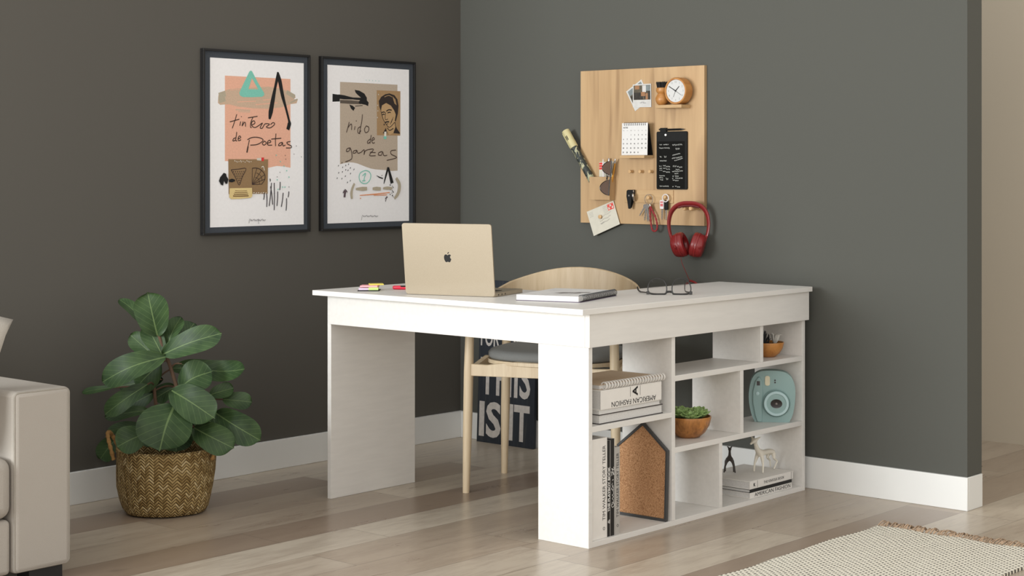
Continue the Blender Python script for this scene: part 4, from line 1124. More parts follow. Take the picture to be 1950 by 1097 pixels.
# -- lying books: M maps (along spine +y, depth -x)
def lying_book(name, label, y0, y1, xf_, depth, z0, z1, cover, spine_text=None, group=None, page='page_edge', spine_toward=True, cov=.0022, extra=None, cat='book'):
    b = thing(name, label, cat, ((xf_ - depth / 2), (y0 + y1) / 2, z0), group)
    m = MB().box(xf_ - depth, xf_, y0, y1, z0, z0 + cov).box(xf_ - depth, xf_, y0, y1, z1 - cov, z1)
    if spine_toward:
        m.box(xf_ - cov, xf_, y0, y1, z0 + cov, z1 - cov)
    else:
        m.box(xf_ - depth, xf_ - depth + cov, y0, y1, z0 + cov, z1 - cov)
    build('cover', m, cover, b, bevel=.0006)
    px0, px1 = (xf_ - depth + .004, xf_ - cov) if spine_toward else (xf_ - depth + cov, xf_ - .004)
    build('page_block', bx(px0, px1, y0 + .003, y1 - .003, z0 + cov, z1 - cov), page, b)
    if extra:
        letter(extra, b)
    return b
xs = 1.785
lying_book('book', 'dark-covered book with pages outwards, lowest on the upper shelf', -1.256, -.921, xs, .24, .3783, .4085, 'cover_dark', spine_toward=False, group='books stacked under the spiral notebook')
lying_book('book', 'thin pale book under the thick American Fashion book', -1.2535, -.929, xs - .003, .235, .4087, .4225, 'cover_white', spine_toward=False, group='books stacked under the spiral notebook', cov=.001)
def af(new):
    x = xs - .0014
    new().text('AMERICAN FASHION', .01, (x, -1.0755, .4345), -EY, -EZ, 0, box=(.235, .0165))
    new('emblem').text('A', .03, (x, -1.0700, .4660), EZ, -EY, 0, bold=.0009, box=(.032, .028))
    for y in (-1.0960, -1.0440): new('spine_line').poly([(x, y, .450), (x, y + .0012, .450), (x, y + .0012, .4815), (x, y, .4815)], 0)
lying_book('book', 'thick white American Fashion book lying upside down on the upper shelf', -1.2480, -.9270, xs - .002, .235, .4227, .4835, 'cover_white', extra=af, group='books stacked under the spiral notebook')
nbk = thing('spiral_notebook', 'kraft spiral notebook topping the stack on the upper shelf', 'notebook', (1.66, -1.07, .4837))
build('page_block', bx(1.555, 1.766, -1.2330, -.9040, .4852, .4975), 'white_paper', nbk)
m = bx(1.553, 1.769, -1.2350, -.9020, .4977, .4992); m.box(1.553, 1.769, -1.2350, -.9020, .4838, .4851)
build('cover', m, 'kraft', nbk)
m = MB()
for k in range(22):
    c = V((1.7750, -1.222 + k * .0146, .4965))
    for dy in (0, .004):
        m.tube([c + V((math.cos(a) * .0115, dy, math.sin(a) * .0112)) for a in [2 * PI * i / 14 for i in range(14)]], .0015, 6, closed=True)
build('spiral_binding', m, 'wire_white', nbk)

# -- standing books
def standing(label, y0, y1, h, xf_, depth, cover, text, group='standing books on the bottom board', side=None):
    b = thing('book', label, 'book', (xf_ - depth / 2, (y0 + y1) / 2, .0182), group)
    z0, z1, c = .0182, h, .0022
    k = 1 if side else 0
    m = MB().box(xf_ - depth, xf_, y0, y0 + c, z0, z1).box(xf_ - depth, xf_, y1 - c, y1, z0, z1, k).box(xf_ - c, xf_, y0 + c, y1 - c, z0, z1)
    build('cover', m, [cover, side or cover], b, bevel=.0006)
    build('page_block', bx(xf_ - depth + .004, xf_ - c, y0 + c, y1 - c, z0 + .003, z1 - .003), 'page_edge', b)
    letter(lambda new: text(new, xf_ + .0004), b)
    return b
UP, LF = EZ, -EY       # letters run bottom-to-top
def t1(new, x):
    new().text('TIM WALKER STORY TELLER', .02, (x, -1.2330, .192), UP, LF, 0, box=(.236, .0145))
    new('emblem').tube(ring_yz((x, -1.2330, .048), .0045), .0007, 5, 0, closed=True)
def ring_yz(c, R, n=14):
    return [V((c[0], c[1] + R * math.cos(2 * PI * k / n), c[2] + R * math.sin(2 * PI * k / n))) for k in range(n)]
standing('thick white upright book beside the desk end panel, capitals running up its spine', -1.2950, -1.2165, .3345, 1.784, .19, 'cover_white', t1)
def t2(new, x):
    new().text('THE PLAYBOY BOOK', .02, (x, -1.2065, .168), UP, LF, 1, box=(.142, .0115), bold=.0006)
    new('emblem').text('&', .02, (x, -1.2065, .066), UP, LF, 1, box=(.014, .011))
standing('slim black book with white capitals, next to the thick white one', -1.2158, -1.1985, .3225, 1.783, .19, 'cover_black', t2, side='cover_grey')
def t3(new, x):
    m = new()
    O = (x, -1.1865, .110)
    def w(pts, wd=.0016): m.ribbon([(a, b) for a, b in pts], [wd], O, UP, LF, 1)
    w([(.012, .005), (.004, .007), (-.002, .002), (.002, -.006), (.010, -.005), (.014, .003), (.006, .006), (.012, -.003), (.022, -.002)])
    w([(.022, -.002), (.026, .003), (.030, -.003), (.033, -.002), (.037, .003), (.040, -.003), (.048, -.002), (.060, .007), (.054, .004), (.052, -.003), (.060, -.003), (.072, .008), (.066, .001), (.066, -.003)])
    w([(.060, .003), (.076, .003)]); w([(.084, -.003), (.086, .000), (.082, .003)])
    w([(.098, .006), (.112, .008), (.104, -.002), (.100, -.007), (.112, .000), (.122, .006), (.116, -.006), (.126, -.004)]); w([(.100, .000), (.118, .001)])
standing('slim black book with white script lettering on the spine', -1.1975, -1.1770, .3255, 1.783, .19, 'cover_black', t3, side='cover_grey')
def t4(new, x):
    new().text('TIM WALKER STORY TELLER', .02, (x, -1.1620, .175), UP, LF, 0, box=(.205, .0125))
    new('emblem').tube(ring_yz((x, -1.1620, .046), .004), .0006, 5, 0, closed=True)
standing('short grey upright book between the black books and the cork board', -1.1760, -1.1500, .2965, 1.783, .18, 'cover_grey', t4)

# -- house-shaped cork board
ck = thing('cork_board', 'house-shaped cork board with dark frame leaning on the shelf divider', 'cork board', (1.688, -.908, .0185))
W2 = .1035
hs = [(-W2, 0), (W2, 0), (W2, .2330), (0, .3180), (-W2, .2330)]
CMx = Matrix.Translation((1.6865, -.9100, .0186)) @ Matrix.Rotation(math.radians(-2.2), 4, 'X') @ Matrix.Rotation(math.radians(2.0), 4, 'Z')
inn = [(-W2 + .0085, .0085), (W2 - .0085, .0085), (W2 - .0085, .2290), (0, .3070), (-W2 + .0085, .2290)]
m = MB()
vo = lambda p, y: CMx @ V((p[0], y, p[1]))
for i in range(5):
    j = (i + 1) % 5
    q = [vo(hs[i], -.006), vo(hs[j], -.006), vo(inn[j], -.006), vo(inn[i], -.006), vo(hs[i], .006), vo(hs[j], .006), vo(inn[j], .006), vo(inn[i], .006)]
    vs = [m.bm.verts.new(p) for p in q]
    for f in ((0, 1, 2, 3), (5, 4, 7, 6), (4, 5, 1, 0), (3, 2, 6, 7)): m.face([vs[k] for k in f])
bmesh.ops.remove_doubles(m.bm, verts=m.bm.verts, dist=1e-5)
build('board_frame', m, 'slate_frame', ck, bevel=.001)
build('cork_sheet', MB().prism(inn, (0, .004, 0), EX, EZ, .006).xf(CMx), 'cork', ck)

# -- bowl planters
def bowl_planter(label, c, R, H, mat):
    b = thing('succulent_bowl', label, 'plant', c, 'planted wooden bowls')
    pr = [(0, 0), (R * .42, 0), (R * .50, .002), (R * .74, H * .26), (R * .92, H * .58), (R * 1.0, H * .93), (R * .99, H), (R * .95, H), (R * .90, H * .75), (0, H * .72)]
    build('bowl', MB().lathe(pr, 40, 0, Matrix.Translation(c)), mat, b)
    m = MB(); random.seed(int(R * 1e4))
    m.lathe([(0, H * .80), (R * .5, H * .82), (R * .91, H * .80)], 28, 0, Matrix.Translation(c))
    for k in range(60):
        a = random.random() * 6.28; r = R * .85 * math.sqrt(random.random()); q = R * random.uniform(.05, .11)
        m.ell((c[0] + r * math.cos(a), c[1] + r * math.sin(a), c[2] + H * .82), (q, q, q * .7), 6)
    build('soil', m, 'soil', b)
    return b
def succ_leaf(m, base, d, L, w, mat=0, curl=.4):
    d = V(d).normalized(); s = d.cross(EZ)
    s = s.normalized() if s.length > 1e-3 else EX
    n = s.cross(d)
    rows = []
    for t, ww in ((0, .35), (.3, .8), (.65, 1), (.88, .75), (1, .08)):
        c = V(base) + d * (L * t) + n * (curl * L * t * t)
        cup = .22 * w * ww
        rows.append([m.bm.verts.new(c + s * (w * ww * k / 2) + n * (cup * (abs(k) - .5) + (.10 * w * math.sin(9 * t + 3 * k) if abs(k) == 1 else 0))) for k in (-1, -.5, 0, .5, 1)])
    for a, b in zip(rows, rows[1:]):
        for k in range(4): m.face([a[k], a[k + 1], b[k + 1], b[k]], mat, True)
BC = (1.6982, -.6562, .2586)
sb = bowl_planter('wide wooden bowl planted with ruffled green succulents on the middle shelf', BC, .0790, .0730, 'bowl_wood')
random.seed(8)
for (dx, dy, sc_) in ((-.022, -.020, 1.05), (.018, .026, 1.0), (.026, -.026, .85), (-.026, .026, .8)):
    m = MB()
    for ring_, (n, el, L) in enumerate(((9, 12, .040), (8, 32, .036), (6, 55, .030), (4, 78, .022))):
        for k in range(n):
            a = 2 * PI * (k + .5 * (ring_ % 2)) / n + random.uniform(-.15, .15)
            e = math.radians(el + random.uniform(-6, 6))
            succ_leaf(m, (BC[0] + dx, BC[1] + dy, BC[2] + .066), (math.cos(a) * math.cos(e), math.sin(a) * math.cos(e), math.sin(e)), L * sc_ * 1.25, .028 * sc_, 0, .25)
    build('rosette', m, 'succulent_green', sb, solid=.002)
SC = (1.7140, -.1840, .4966)
sb2 = bowl_planter('small wooden bowl with dark and pale spiky succulents on the top shelf', SC, .0600, .0540, 'bowl_pale')
m = MB(); random.seed(5)
for k in range(26):
    a = random.uniform(0, 6.28); e = math.radians(random.uniform(25, 85))
    succ_leaf(m, (SC[0] - .012 + random.uniform(-.02, .02), SC[1] - .020 + random.uniform(-.018, .018), SC[2] + .046), (math.cos(a) * math.cos(e), math.sin(a) * math.cos(e), math.sin(e)), random.uniform(.028, .052), .008, 0, .3)
build('dark_succulent', m, 'succulent_dark', sb2, solid=.0015)
m = MB()
for k in range(9):
    a = 2 * PI * k / 9; e = math.radians(random.uniform(45, 75))
    b_ = V((SC[0] + .018, SC[1] + .020, SC[2] + .046)); d = V((math.cos(a) * math.cos(e), math.sin(a) * math.cos(e), math.sin(e)))
    m.tube(spline([b_, b_ + d * .018, b_ + d * .030 + V((0, 0, .008)), b_ + d * .036 + V((math.cos(a) * .004, math.sin(a) * .004, .003))], 4), [.0034] * 9 + [.002] * 4, 6)
build('pale_succulent', m, 'succulent_pale', sb2)

# -- instant camera
cam_t = thing('instant_camera', 'mint green instant camera with round lens on the middle shelf', 'camera', (1.700, -.1950, .2586))
CA = -56
C0 = V((1.7340, -.1830, .2587))
CF = place(C0, CA)
out = [(-.052, 0), (.049, 0), (.060, .006), (.070, .030), (.0765, .070), (.0785, .105), (.0765, .135), (.066, .163), (.046, .181), (.020, .1870), (-.010, .1880), (-.038, .1850), (-.058, .174), (-.071, .152), (-.079, .112), (-.079, .070), (-.070, .025), (-.061, .006)]
P = [tuple(p) for p in close_spl(out, 3)]
P = [(x * 1.06, max(0, y)) for x, y in P]
build('body', MB().prism(P, (0, 0, -.056), EX, EY, .056).xf(CF), 'mint', cam_t, bevel=.010, seg=4)
gp = [(-.055, .0), (-.036, 0), (-.036, .060), (-.033, .105), (-.036, .150), (-.048, .168), (-.062, .150), (-.0715, .112), (-.0715, .070), (-.063, .025)]
build('grip', MB().prism(gp, (0, 0, -.002), EX, EY, .0085).xf(CF), 'mint', cam_t, bevel=.004, seg=3)
LC = CF @ Matrix.Translation((.0145, .0700, 0))
k = .0435
build('lens_barrel', MB().lathe([(0, -.01), (k * 1.18, -.01), (k * 1.18, .003), (k * 1.12, .006), (k * 1.10, .003), (k * 1.06, .003), (k * 1.06, .014), (k * 1.02, .018), (0, .018)], 44, 0, LC), 'mint', cam_t)
build('lens_ring', MB().lathe([(k * .80, .0175), (k * 1.03, .0175), (k * 1.03, .0195), (k * 1.0, .0205), (k * .83, .0205), (k * .80, .0175)], 44, 0, LC), 'mint_pale', cam_t)
lz = build('lens', MB().lathe([(0, .0182), (.0205, .0182), (.0205, .0192), (.017, .0188), (0, .0186)], 36, 0, LC @ Matrix.Diagonal((1.02, .80, 1, 1))), 'lens_black', cam_t)
build('lens_centre', MB().lathe([(0, .0188), (.0042, .0188), (.003, .0200), (0, .0204)], 16, 0, LC), 'lens_dot', cam_t)
build('flash', MB().prism(rrect(-.0265, -.0085, .1330, .1690, .0075), (0, 0, -.002), EX, EY, .005).xf(CF), 'flash_cream', cam_t, bevel=.001)
build('viewfinder', MB().prism(rrect(-.0560, -.0450, .1340, .1500, .001), (0, 0, .0005), EX, EY, .0066).xf(CF), 'lens_black', cam_t)
for y in (.1450, .1530): build('sensor', MB().lathe([(0, -.002), (.0030, -.002), (.0030, .0012), (0, .0012)], 16, 0, CF @ Matrix.Translation((.0100, y, 0))), 'lens_black', cam_t)
build('shutter_button', MB().lathe([(0, .004), (.0070, .004), (.0070, .0078), (.0055, .0088), (0, .0088)], 24, 0, CF @ Matrix.Translation((-.0535, .1045, 0))), 'mint_pale', cam_t)

# -- books under the deer
def kin(new):
    x = 1.7836
    new().text('THE KINFOLK BOOK', .01, (x, -.2480, .0645), EY, EZ, 0, box=(.135, .0098))
    new('emblem').text('K', .01, (x, -.3750, .0645), EY, EZ, 0, box=(.012, .011), bold=.0006)
    for y in (-.3560, -.1340): new('spine_line').poly([(x, y, .0520), (x, y + .0014, .0520), (x, y + .0014, .0770), (x, y, .0770)], 0)
def af2(new):
    new().text('AMERICAN FASHION', .01, (1.7836, -.2570, .0285), EY, EZ, 0, box=(.235, .0135))
lying_book('book', 'white American Fashion book at the bottom of the low stack', -.4030, -.1290, 1.783, .21, .0182, .0382, 'cover_white', extra=af2, group='books stacked under the deer figurines')
lying_book('book', 'thin black book between two white books in the low stack', -.4040, -.1290, 1.783, .21, .0384, .0502, 'cover_black', group='books stacked under the deer figurines', cov=.0014)
lying_book('book', 'white book carrying the deer figurines, topmost of the low stack', -.4040, -.1200, 1.783, .215, .0504, .0788, 'cover_white', extra=kin, group='books stacked under the deer figurines')

# -- deer figurines (one continuous body each)
def deer(name, label, pos, yaw, sc_, mat, thick=1.0, wide=1.0, ear=1.0, neck=1.0, hind=None):
    """standing fawn; local +x forward, z up, unit = metres before scaling"""
    J = {'pel': (-.050, 0, .073), 'mid': (-.010, 0, .070), 'che': (.030, 0, .076), 'nk0': (.046, 0, .092), 'nk1': (.056, 0, .112), 'hd': (.064, 0, .126), 'mz': (.080, 0, .1215), 'ns': (.090, 0, .117),
         'tail': (-.066, 0, .066)}
    Rr = {'pel': .0135, 'mid': .0120, 'che': .0135, 'nk0': .0090, 'nk1': .0068, 'hd': .0078, 'mz': .0052, 'ns': .0036, 'tail': .0030}
    E_ = [('pel', 'mid'), ('mid', 'che'), ('che', 'nk0'), ('nk0', 'nk1'), ('nk1', 'hd'), ('hd', 'mz'), ('mz', 'ns'), ('pel', 'tail')]
    fw_, hw = .016 * wide, .012 * wide
    hx = hind if hind is not None else -.062
    for s, sg_ in (('l', 1), ('r', -1)):
        J['fs' + s] = (.030, sg_ * .009, .058); Rr['fs' + s] = .0066
        J['fk' + s] = (.034, sg_ * fw_ * .85, .032); Rr['fk' + s] = .0036
        J['ff' + s] = (.036 + .004 * sg_, sg_ * fw_, .002); Rr['ff' + s] = .0030
        E_ += [('che', 'fs' + s), ('fs' + s, 'fk' + s), ('fk' + s, 'ff' + s)]
        J['hs' + s] = (-.050, sg_ * .009, .056); Rr['hs' + s] = .0078
        J['hk' + s] = (-.047, sg_ * hw * .9, .042); Rr['hk' + s] = .0050
        J['hh' + s] = (hx - .006, sg_ * hw, .028); Rr['hh' + s] = .0032
        J['hf' + s] = (hx + .002 + (.016 if sg_ > 0 else -.012), sg_ * hw, .002); Rr['hf' + s] = .0029
        E_ += [('pel', 'hs' + s), ('hs' + s, 'hk' + s), ('hk' + s, 'hh' + s), ('hh' + s, 'hf' + s)]
        J['ea' + s] = (.058, sg_ * .010 * ear, .136); Rr['ea' + s] = .0036
        J['eb' + s] = (.055, sg_ * .016 * ear, .141); Rr['eb' + s] = .0018
        E_ += [('hd', 'ea' + s), ('ea' + s, 'eb' + s)]
    for k_ in ('nk0', 'nk1', 'hd'): Rr[k_] *= neck
    ks = list(J); ix = {k: i for i, k in enumerate(ks)}
    mb = skin_mesh([V(J[k]) for k in ks], [(ix[a], ix[b]) for a, b in E_], [Rr[k] * thick for k in ks], 0, 2)
    mb.xf(Matrix.Translation(pos) @ Matrix.Rotation(math.radians(yaw), 4, 'Z') @ Matrix.Diagonal((sc_[0], sc_[1], sc_[2], 1)))
    o = build(name, mb, mat, loc=pos, angle=180)
    return tag(o, label, 'figurine', 'deer figurines on the book stack')
deer('deer_figurine', 'cream deer figurine standing sideways on the low book stack', (1.7060, -.1960, .0789), -84, (1.16, 1.25, .955), 'deer_cream', thick=.88)
deer('deer_figurine', 'dark bronze deer figurine facing the viewer on the low book stack', (1.6300, -.3050, .0789), -54, (.30, 1.25, .70), 'deer_bronze', thick=.72, ear=.42, neck=.72, hind=-.040)

# ================================================================== chair and sign behind the desk
O = V((1.0745, -.6120, 0))
CR, CB = V((.924, .382, 0)).normalized(), V((-.382, .924, 0)).normalized()
def cp(r, b, z): return O + CR * r + CB * b + V((0, 0, z))
ch = thing('dining_chair', 'pale ash elbow chair with grey round seat pad behind the desk', 'chair', O)
for r, b, rt, bt in ((-.285, -.212, -.272, -.205), (.285, -.212, .272, -.205), (-.285, .210, -.272, .205), (.285, .210, .272, .205)):
    P_ = [cp(r + (rt - r) * t, b + (bt - b) * t, z) for t, z in ((0, 0), (.35, .23), (.65, .44), (.85, .56), (1, .672))]
    build('leg', MB().tube(P_, [.0125, .0168, .0178, .0160, .0135], 18), 'ash_wood', ch)
def arc_pt(a, rx=.298, bx_=.268, e=2.7):
    c, s = math.cos(a), math.sin(a)
    return (math.copysign(abs(c) ** (2 / e), c) * rx, math.copysign(abs(s) ** (2 / e), s) * bx_)
m = MB(); N_ = 72
rows = []
for i in range(N_ + 1):
    a = math.radians(-52 + 284 * i / N_)
    r_, b_ = arc_pt(a)
    u = abs(i / N_ - .5) * 2
    top = .803 - .068 * min(1.0, (abs(r_) / .285) ** 2) - .060 * max(0, min(1, (.18 - b_) / .36))
    bot = .655
    top = max(top, bot + .018)
    rr_, bb_ = r_ * .965, b_ * .960
    lean = .014 * (1 - u)
    rows.append([m.bm.verts.new(cp(*q)) for q in ((r_, b_, bot), (r_, b_ + lean, top), (rr_, bb_ + lean, top), (rr_, bb_, bot))])
for A_, B_ in zip(rows, rows[1:]):
    for k in range(4): m.face([A_[k], A_[(k + 1) % 4], B_[(k + 1) % 4], B_[k]], 0, True)
m.face(rows[0]); m.face(rows[-1][::-1])
bmesh.ops.recalc_face_normals(m.bm, faces=m.bm.faces)
build('backrest', m, 'ash_band', ch, bevel=.004, seg=3, angle=50)
def rail(r0, b0, r1, b1, z0, z1, th=.02):
    d = (cp(r1, b1, 0) - cp(r0, b0, 0)); L = d.length; d.normalize(); nn = V((-d.y, d.x, 0))
    # dips where it meets the legs, rises under the seat
    up = [(0, z1 - .006), (.07, z1 - .008), (.13, z1 + .001), (.20, z1 + .010), (L - .20, z1 + .010), (L - .13, z1 + .001), (L - .07, z1 - .008), (L, z1 - .006)]
    m = MB().prism([(0, z0), (L, z0)] + up[::-1], cp(r0, b0, 0) + nn * th / 2, d, EZ, th)
    build('seat_rail', m, 'ash_wood', ch, bevel=.003)
rail(-.272, -.208, .272, -.208, .428, .478); rail(-.272, .206, .272, .206, .428, .478)
rail(-.277, -.195, -.277, .195, .430, .470); rail(.277, -.195, .277, .195, .430, .470)
def seat_outline(rx, ry, e=2.6, n=56):
    out = []
    for k in range(n):
        a = 2 * PI * k / n; c, s = math.cos(a), math.sin(a)
        out.append((math.copysign(abs(c) ** (2 / e), c) * rx, math.copysign(abs(s) ** (2 / e), s) * ry))
    return out
m = MB().prism(seat_outline(.252, .235), cp(0, 0, .4705), CR, CB, .014)
build('seat', m, 'ash_wood', ch, bevel=.006, seg=3)
m = MB(); rings = []
for sc_, z in ((.90, .4855), (.97, .4865), (1.0, .495), (1.0, .507), (.97, .516), (.90, .521), (.6, .524), (0.0, .525)):
    rings.append([m.bm.verts.new(cp(x * sc_, y * sc_, z)) for x, y in seat_outline(.250, .234)] if sc_ else [m.bm.verts.new(cp(0, 0, z))])
for A_, B_ in zip(rings, rings[1:]):
    n = len(A_)
    for k in range(n):
        m.face([A_[k], A_[(k + 1) % n], B_[(k + 1) % n], B_[k]] if len(B_) > 1 else [A_[k], A_[(k + 1) % n], B_[0]], 0, True)
m.face(rings[0][::-1])
build('seat_cushion', m, 'seat_grey', ch, angle=70)

sg = thing('wooden_sign', 'dark plank sign lettered FOR A SIGN THIS IS IT leaning on the wall', 'sign', (.30, -.045, 0))
SM = Matrix.Translation((.1400, -.0470, .0002)) @ Matrix.Rotation(-.040, 4, 'X')
m = MB()
for k in range(2):
    m.box(k * .1625 + (.0006 if k else 0), k * .1625 + .1619, 0, .016, 0, .700)
build('board', m.xf(SM), 'sign_plank', sg, bevel=.0008)
m = MB()
def word(s, x0, x1, z0, z1, bold=.003):
    m.text(s, .1, ((x0 + x1) / 2, -.0006, (z0 + z1) / 2), EX, EZ, 0, box=(x1 - x0, z1 - z0), bold=bold)
word('IS', .012, .138, .024, .178, .003); word('IT', .185, .300, .024, .178, .003)
word('THIS', .012, .300, .205, .368, .002)
word('FOR A SIGN', .010, .312, .415, .490, .002)
build('lettering', m.xf(SM), 'sign_letter', sg)

# ================================================================== plant in a basket
PC = (.3370, -1.8420, 0)
bk = thing('basket', 'round braided seagrass basket on the floor against the baseboard', 'basket', PC)
random.seed(2)
wob = lambda a, z: .0022 * math.sin(3 * a + z * 22) + .0016 * math.sin(7 * a - z * 31)
pr = [(0, .003), (.120, .003), (.138, .006), (.147, .020), (.155, .050), (.164, .095), (.1685, .140), (.1695, .180), (.1690, .2050), (.1715, .2150), (.1700, .2220), (.1650, .2235), (.1600, .2180), (.1560, .150), (.150, .040), (.0, .030)]
o = build('woven_body', MB().lathe(pr, 72, 0, Matrix.Translation(PC), wob=wob), 'basket_weave', bk, angle=60)
def bhandle(a):
    a = math.radians(a)
    d, s = V((math.cos(a), math.sin(a), 0)), V((-math.sin(a), math.cos(a), 0))
    c = V(PC)
    pts = spline([c + d * .168 + s * .050 + V((0, 0, .185)), c + d * .180 + s * .046 + V((0, 0, .225)), c + d * .194 + s * .026 + V((0, 0, .262)), c + d * .198 + V((0, 0, .272)), c + d * .194 - s * .026 + V((0, 0, .262)), c + d * .180 - s * .046 + V((0, 0, .225)), c + d * .168 - s * .050 + V((0, 0, .185))], 6)
    build('handle', MB().tube(pts, [.0068 + .0014 * math.sin(i * 2.2) for i in range(len(pts))], 10), 'basket_cord', bk)
bhandle(222); bhandle(42)
LEAVES, STEMS = [[[[0.315,-1.861,0.606],[0.322,-1.908,0.761],[0.79,-0.57,-0.21],0.119,0.1],[[0.267,-1.877,0.64],[0.174,-1.919,0.727],[0.72,-0.23,0.65],0.056,0.1],[[0.329,-1.835,0.557],[0.344,-1.782,0.667],[0.36,-0.86,0.37],0.065,0.08],[[0.346,-1.861,0.543],[0.521,-1.745,0.619],[0.46,-0.86,0.23],0.094,0.12],[[0.373,-1.81,0.509],[0.541,-1.661,0.49],[0.64,-0.68,0.35],0.079,-0.3],[[0.31,-1.772,0.567],[0.313,-1.702,0.637],[0.74,-0.5,0.46],0.076,0.05],[[0.361,-1.86,0.536],[0.224,-2.022,0.453],[0.65,-0.7,0.3],0.099,0.22],[[0.287,-1.819,0.511],[0.196,-1.859,0.42],[0.37,-0.93,0.04],0.111,0.05],[[0.289,-1.884,0.437],[0.205,-1.999,0.338],[0.71,-0.68,0.18],0.07,0.16],[[0.136,-1.913,0.416],[0.018,-1.964,0.393],[0.29,-0.86,0.41],0.027,0.05],[[0.251,-1.851,0.34],[0.154,-1.964,0.318],[0.58,-0.61,0.54],0.049,0.06],[[0.389,-1.956,0.289],[0.345,-2.049,0.247],[0.7,-0.55,0.47],0.099,0.1],[[0.442,-1.882,0.383],[0.485,-1.978,0.24],[0.58,-0.58,0.56],0.192,0.12],[[0.417,-1.877,0.426],[0.576,-1.817,0.339],[0.52,-0.74,0.43],0.119,0.14],[[0.37,-1.813,0.417],[0.458,-1.735,0.482],[0.42,-0.81,0.41],0.119,0.2],[[0.418,-1.716,0.395],[0.473,-1.654,0.418],[0.61,-0.69,0.39],0.057,0.05],[[0.436,-1.673,0.377],[0.513,-1.605,0.367],[0.65,-0.7,0.3],0.064,0.08],[[0.489,-1.747,0.344],[0.645,-1.676,0.256],[0.52,-0.81,0.27],0.102,0.22],[[0.475,-1.827,0.3],[0.616,-1.768,0.238],[0.47,-0.83,0.29],0.102,0.16],[[0.36,-1.741,0.246],[0.449,-1.675,0.312],[0.48,-0.85,0.19],0.087,0.05],[[0.078,-1.858,0.23],[0.015,-1.887,0.149],[0.43,-0.9,-0.01],0.076,0.05],[[0.192,-1.837,0.28],[0.108,-1.924,0.259],[0.45,-0.59,0.67],0.048,0.05],[[0.256,-1.833,0.531],[0.163,-1.863,0.597],[0.49,-0.8,0.34],0.068,0.05],[[0.336,-1.856,0.539],[0.27,-1.874,0.64],[0.7,-0.62,0.35],0.076,0.06],[[0.283,-1.782,0.483],[0.396,-1.682,0.481],[0.59,-0.66,0.46],0.06,0.05],[[0.249,-1.786,0.442],[0.117,-1.876,0.415],[0.5,-0.82,0.28],0.076,0.05],[[0.29,-1.763,0.419],[0.241,-1.819,0.376],[0.61,-0.74,0.29],0.068,0.05],[[0.228,-1.805,0.398],[0.158,-1.866,0.349],[0.54,-0.8,0.24],0.068,0.05],[[0.323,-1.787,0.32],[0.393,-1.752,0.243],[0.66,-0.7,0.28],0.103,0.05],[[0.301,-1.82,0.29],[0.246,-1.895,0.253],[0.68,-0.66,0.34],0.111,0.05],[[0.361,-1.767,0.354],[0.433,-1.703,0.29],[0.76,-0.59,0.27],0.087,0.05],[[0.364,-1.818,0.32],[0.388,-1.836,0.209],[0.64,-0.72,0.26],0.119,0.05],[[0.437,-1.686,0.288],[0.468,-1.659,0.298],[0.55,-0.75,0.37],0.021,0.02]],[[[0.317,-1.859,0.614],[0.329,-1.849,0.566],[0.341,-1.838,0.526],[0.355,-1.826,0.471],[0.365,-1.817,0.423],[0.368,-1.814,0.359],[0.359,-1.822,0.264],[0.352,-1.828,0.216]],[[0.265,-1.838,0.428],[0.269,-1.835,0.368],[0.281,-1.824,0.288],[0.293,-1.814,0.208]]]]
pt = thing('fiddle_leaf_fig', 'leafy fiddle-leaf fig plant growing in the braided basket', 'plant', (PC[0], PC[1], .15))
PROF = [(0, .10), (.06, .40), (.15, .64), (.28, .80), (.42, .90), (.56, .98), (.70, 1), (.82, .92), (.91, .72), (.97, .42), (1, .05)]
m = MB(); uvl = m.bm.loops.layers.uv.new('UVMap')
random.seed(21)
for p0, p1, nrm, W, bend in LEAVES:
    p0, p1, nrm = V(p0), V(p1), V(nrm)
    L = p1 - p0; ln = L.length; l = L.normalized(); s = l.cross(nrm).normalized(); nrm = s.cross(l)
    ph = random.uniform(0, 6)
    KS = [-1, -.72, -.4, 0, .4, .72, 1]
    rows = []
    for t, w_ in PROF:
        c = p0 + L * t + nrm * (bend * ln * math.sin(PI * t))
        row = []
        for k in KS:
            cup = .10 * W * (abs(k) ** 1.4) + .020 * math.sin(7 * t + ph + k) * abs(k) * W * 3
            row.append((m.bm.verts.new(c + s * (k * w_ * W / 2) + nrm * cup), (k * .5 * w_ + .5, t)))
        rows.append(row)
    for A_, B_ in zip(rows, rows[1:]):
        for k in range(len(KS) - 1):
            q = [A_[k], A_[k + 1], B_[k + 1], B_[k]]
            f = m.face([v for v, _ in q], 0, True)
            if f:
                for lp_, (_, uv) in zip(f.loops, q): lp_[uvl].uv = uv
            # keep the upper surface facing nrm
lv = build('foliage', m, 'leaf_green', pt, angle=180, sub=1)
lv['kind'] = 'stuff'
m = MB()
for st in STEMS:
    q = spline(st, 5)
    m.tube(q, [.0052 + .0035 * i / len(q) for i in range(len(q))], 10)
stem0 = spline(STEMS[0], 5) + spline(STEMS[1], 5)
for p0, p1, nrm, W, bend in LEAVES:
    b = V(p0)
    near = min(stem0, key=lambda q: (q - b).length + .6 * max(0, q.z - b.z))
    if (near - b).length > .012:
        m.tube(spline([near, (near + b) / 2 + V((0, 0, .008)), b + (V(p1) - b) * .03], 4), [.0030] * 8 + [.0022], 7)
build('stem', m, 'stem_brown', pt)
m = MB().lathe([(0, .060), (.085, .060), (.112, .170), (.112, .178), (.104, .178), (.100, .165), (0, .165)], 32, 0, Matrix.Translation(PC), ms=[0, 0, 0, 0, 0, 1])
build('nursery_pot', m, ['black_matt', 'soil'], pt)

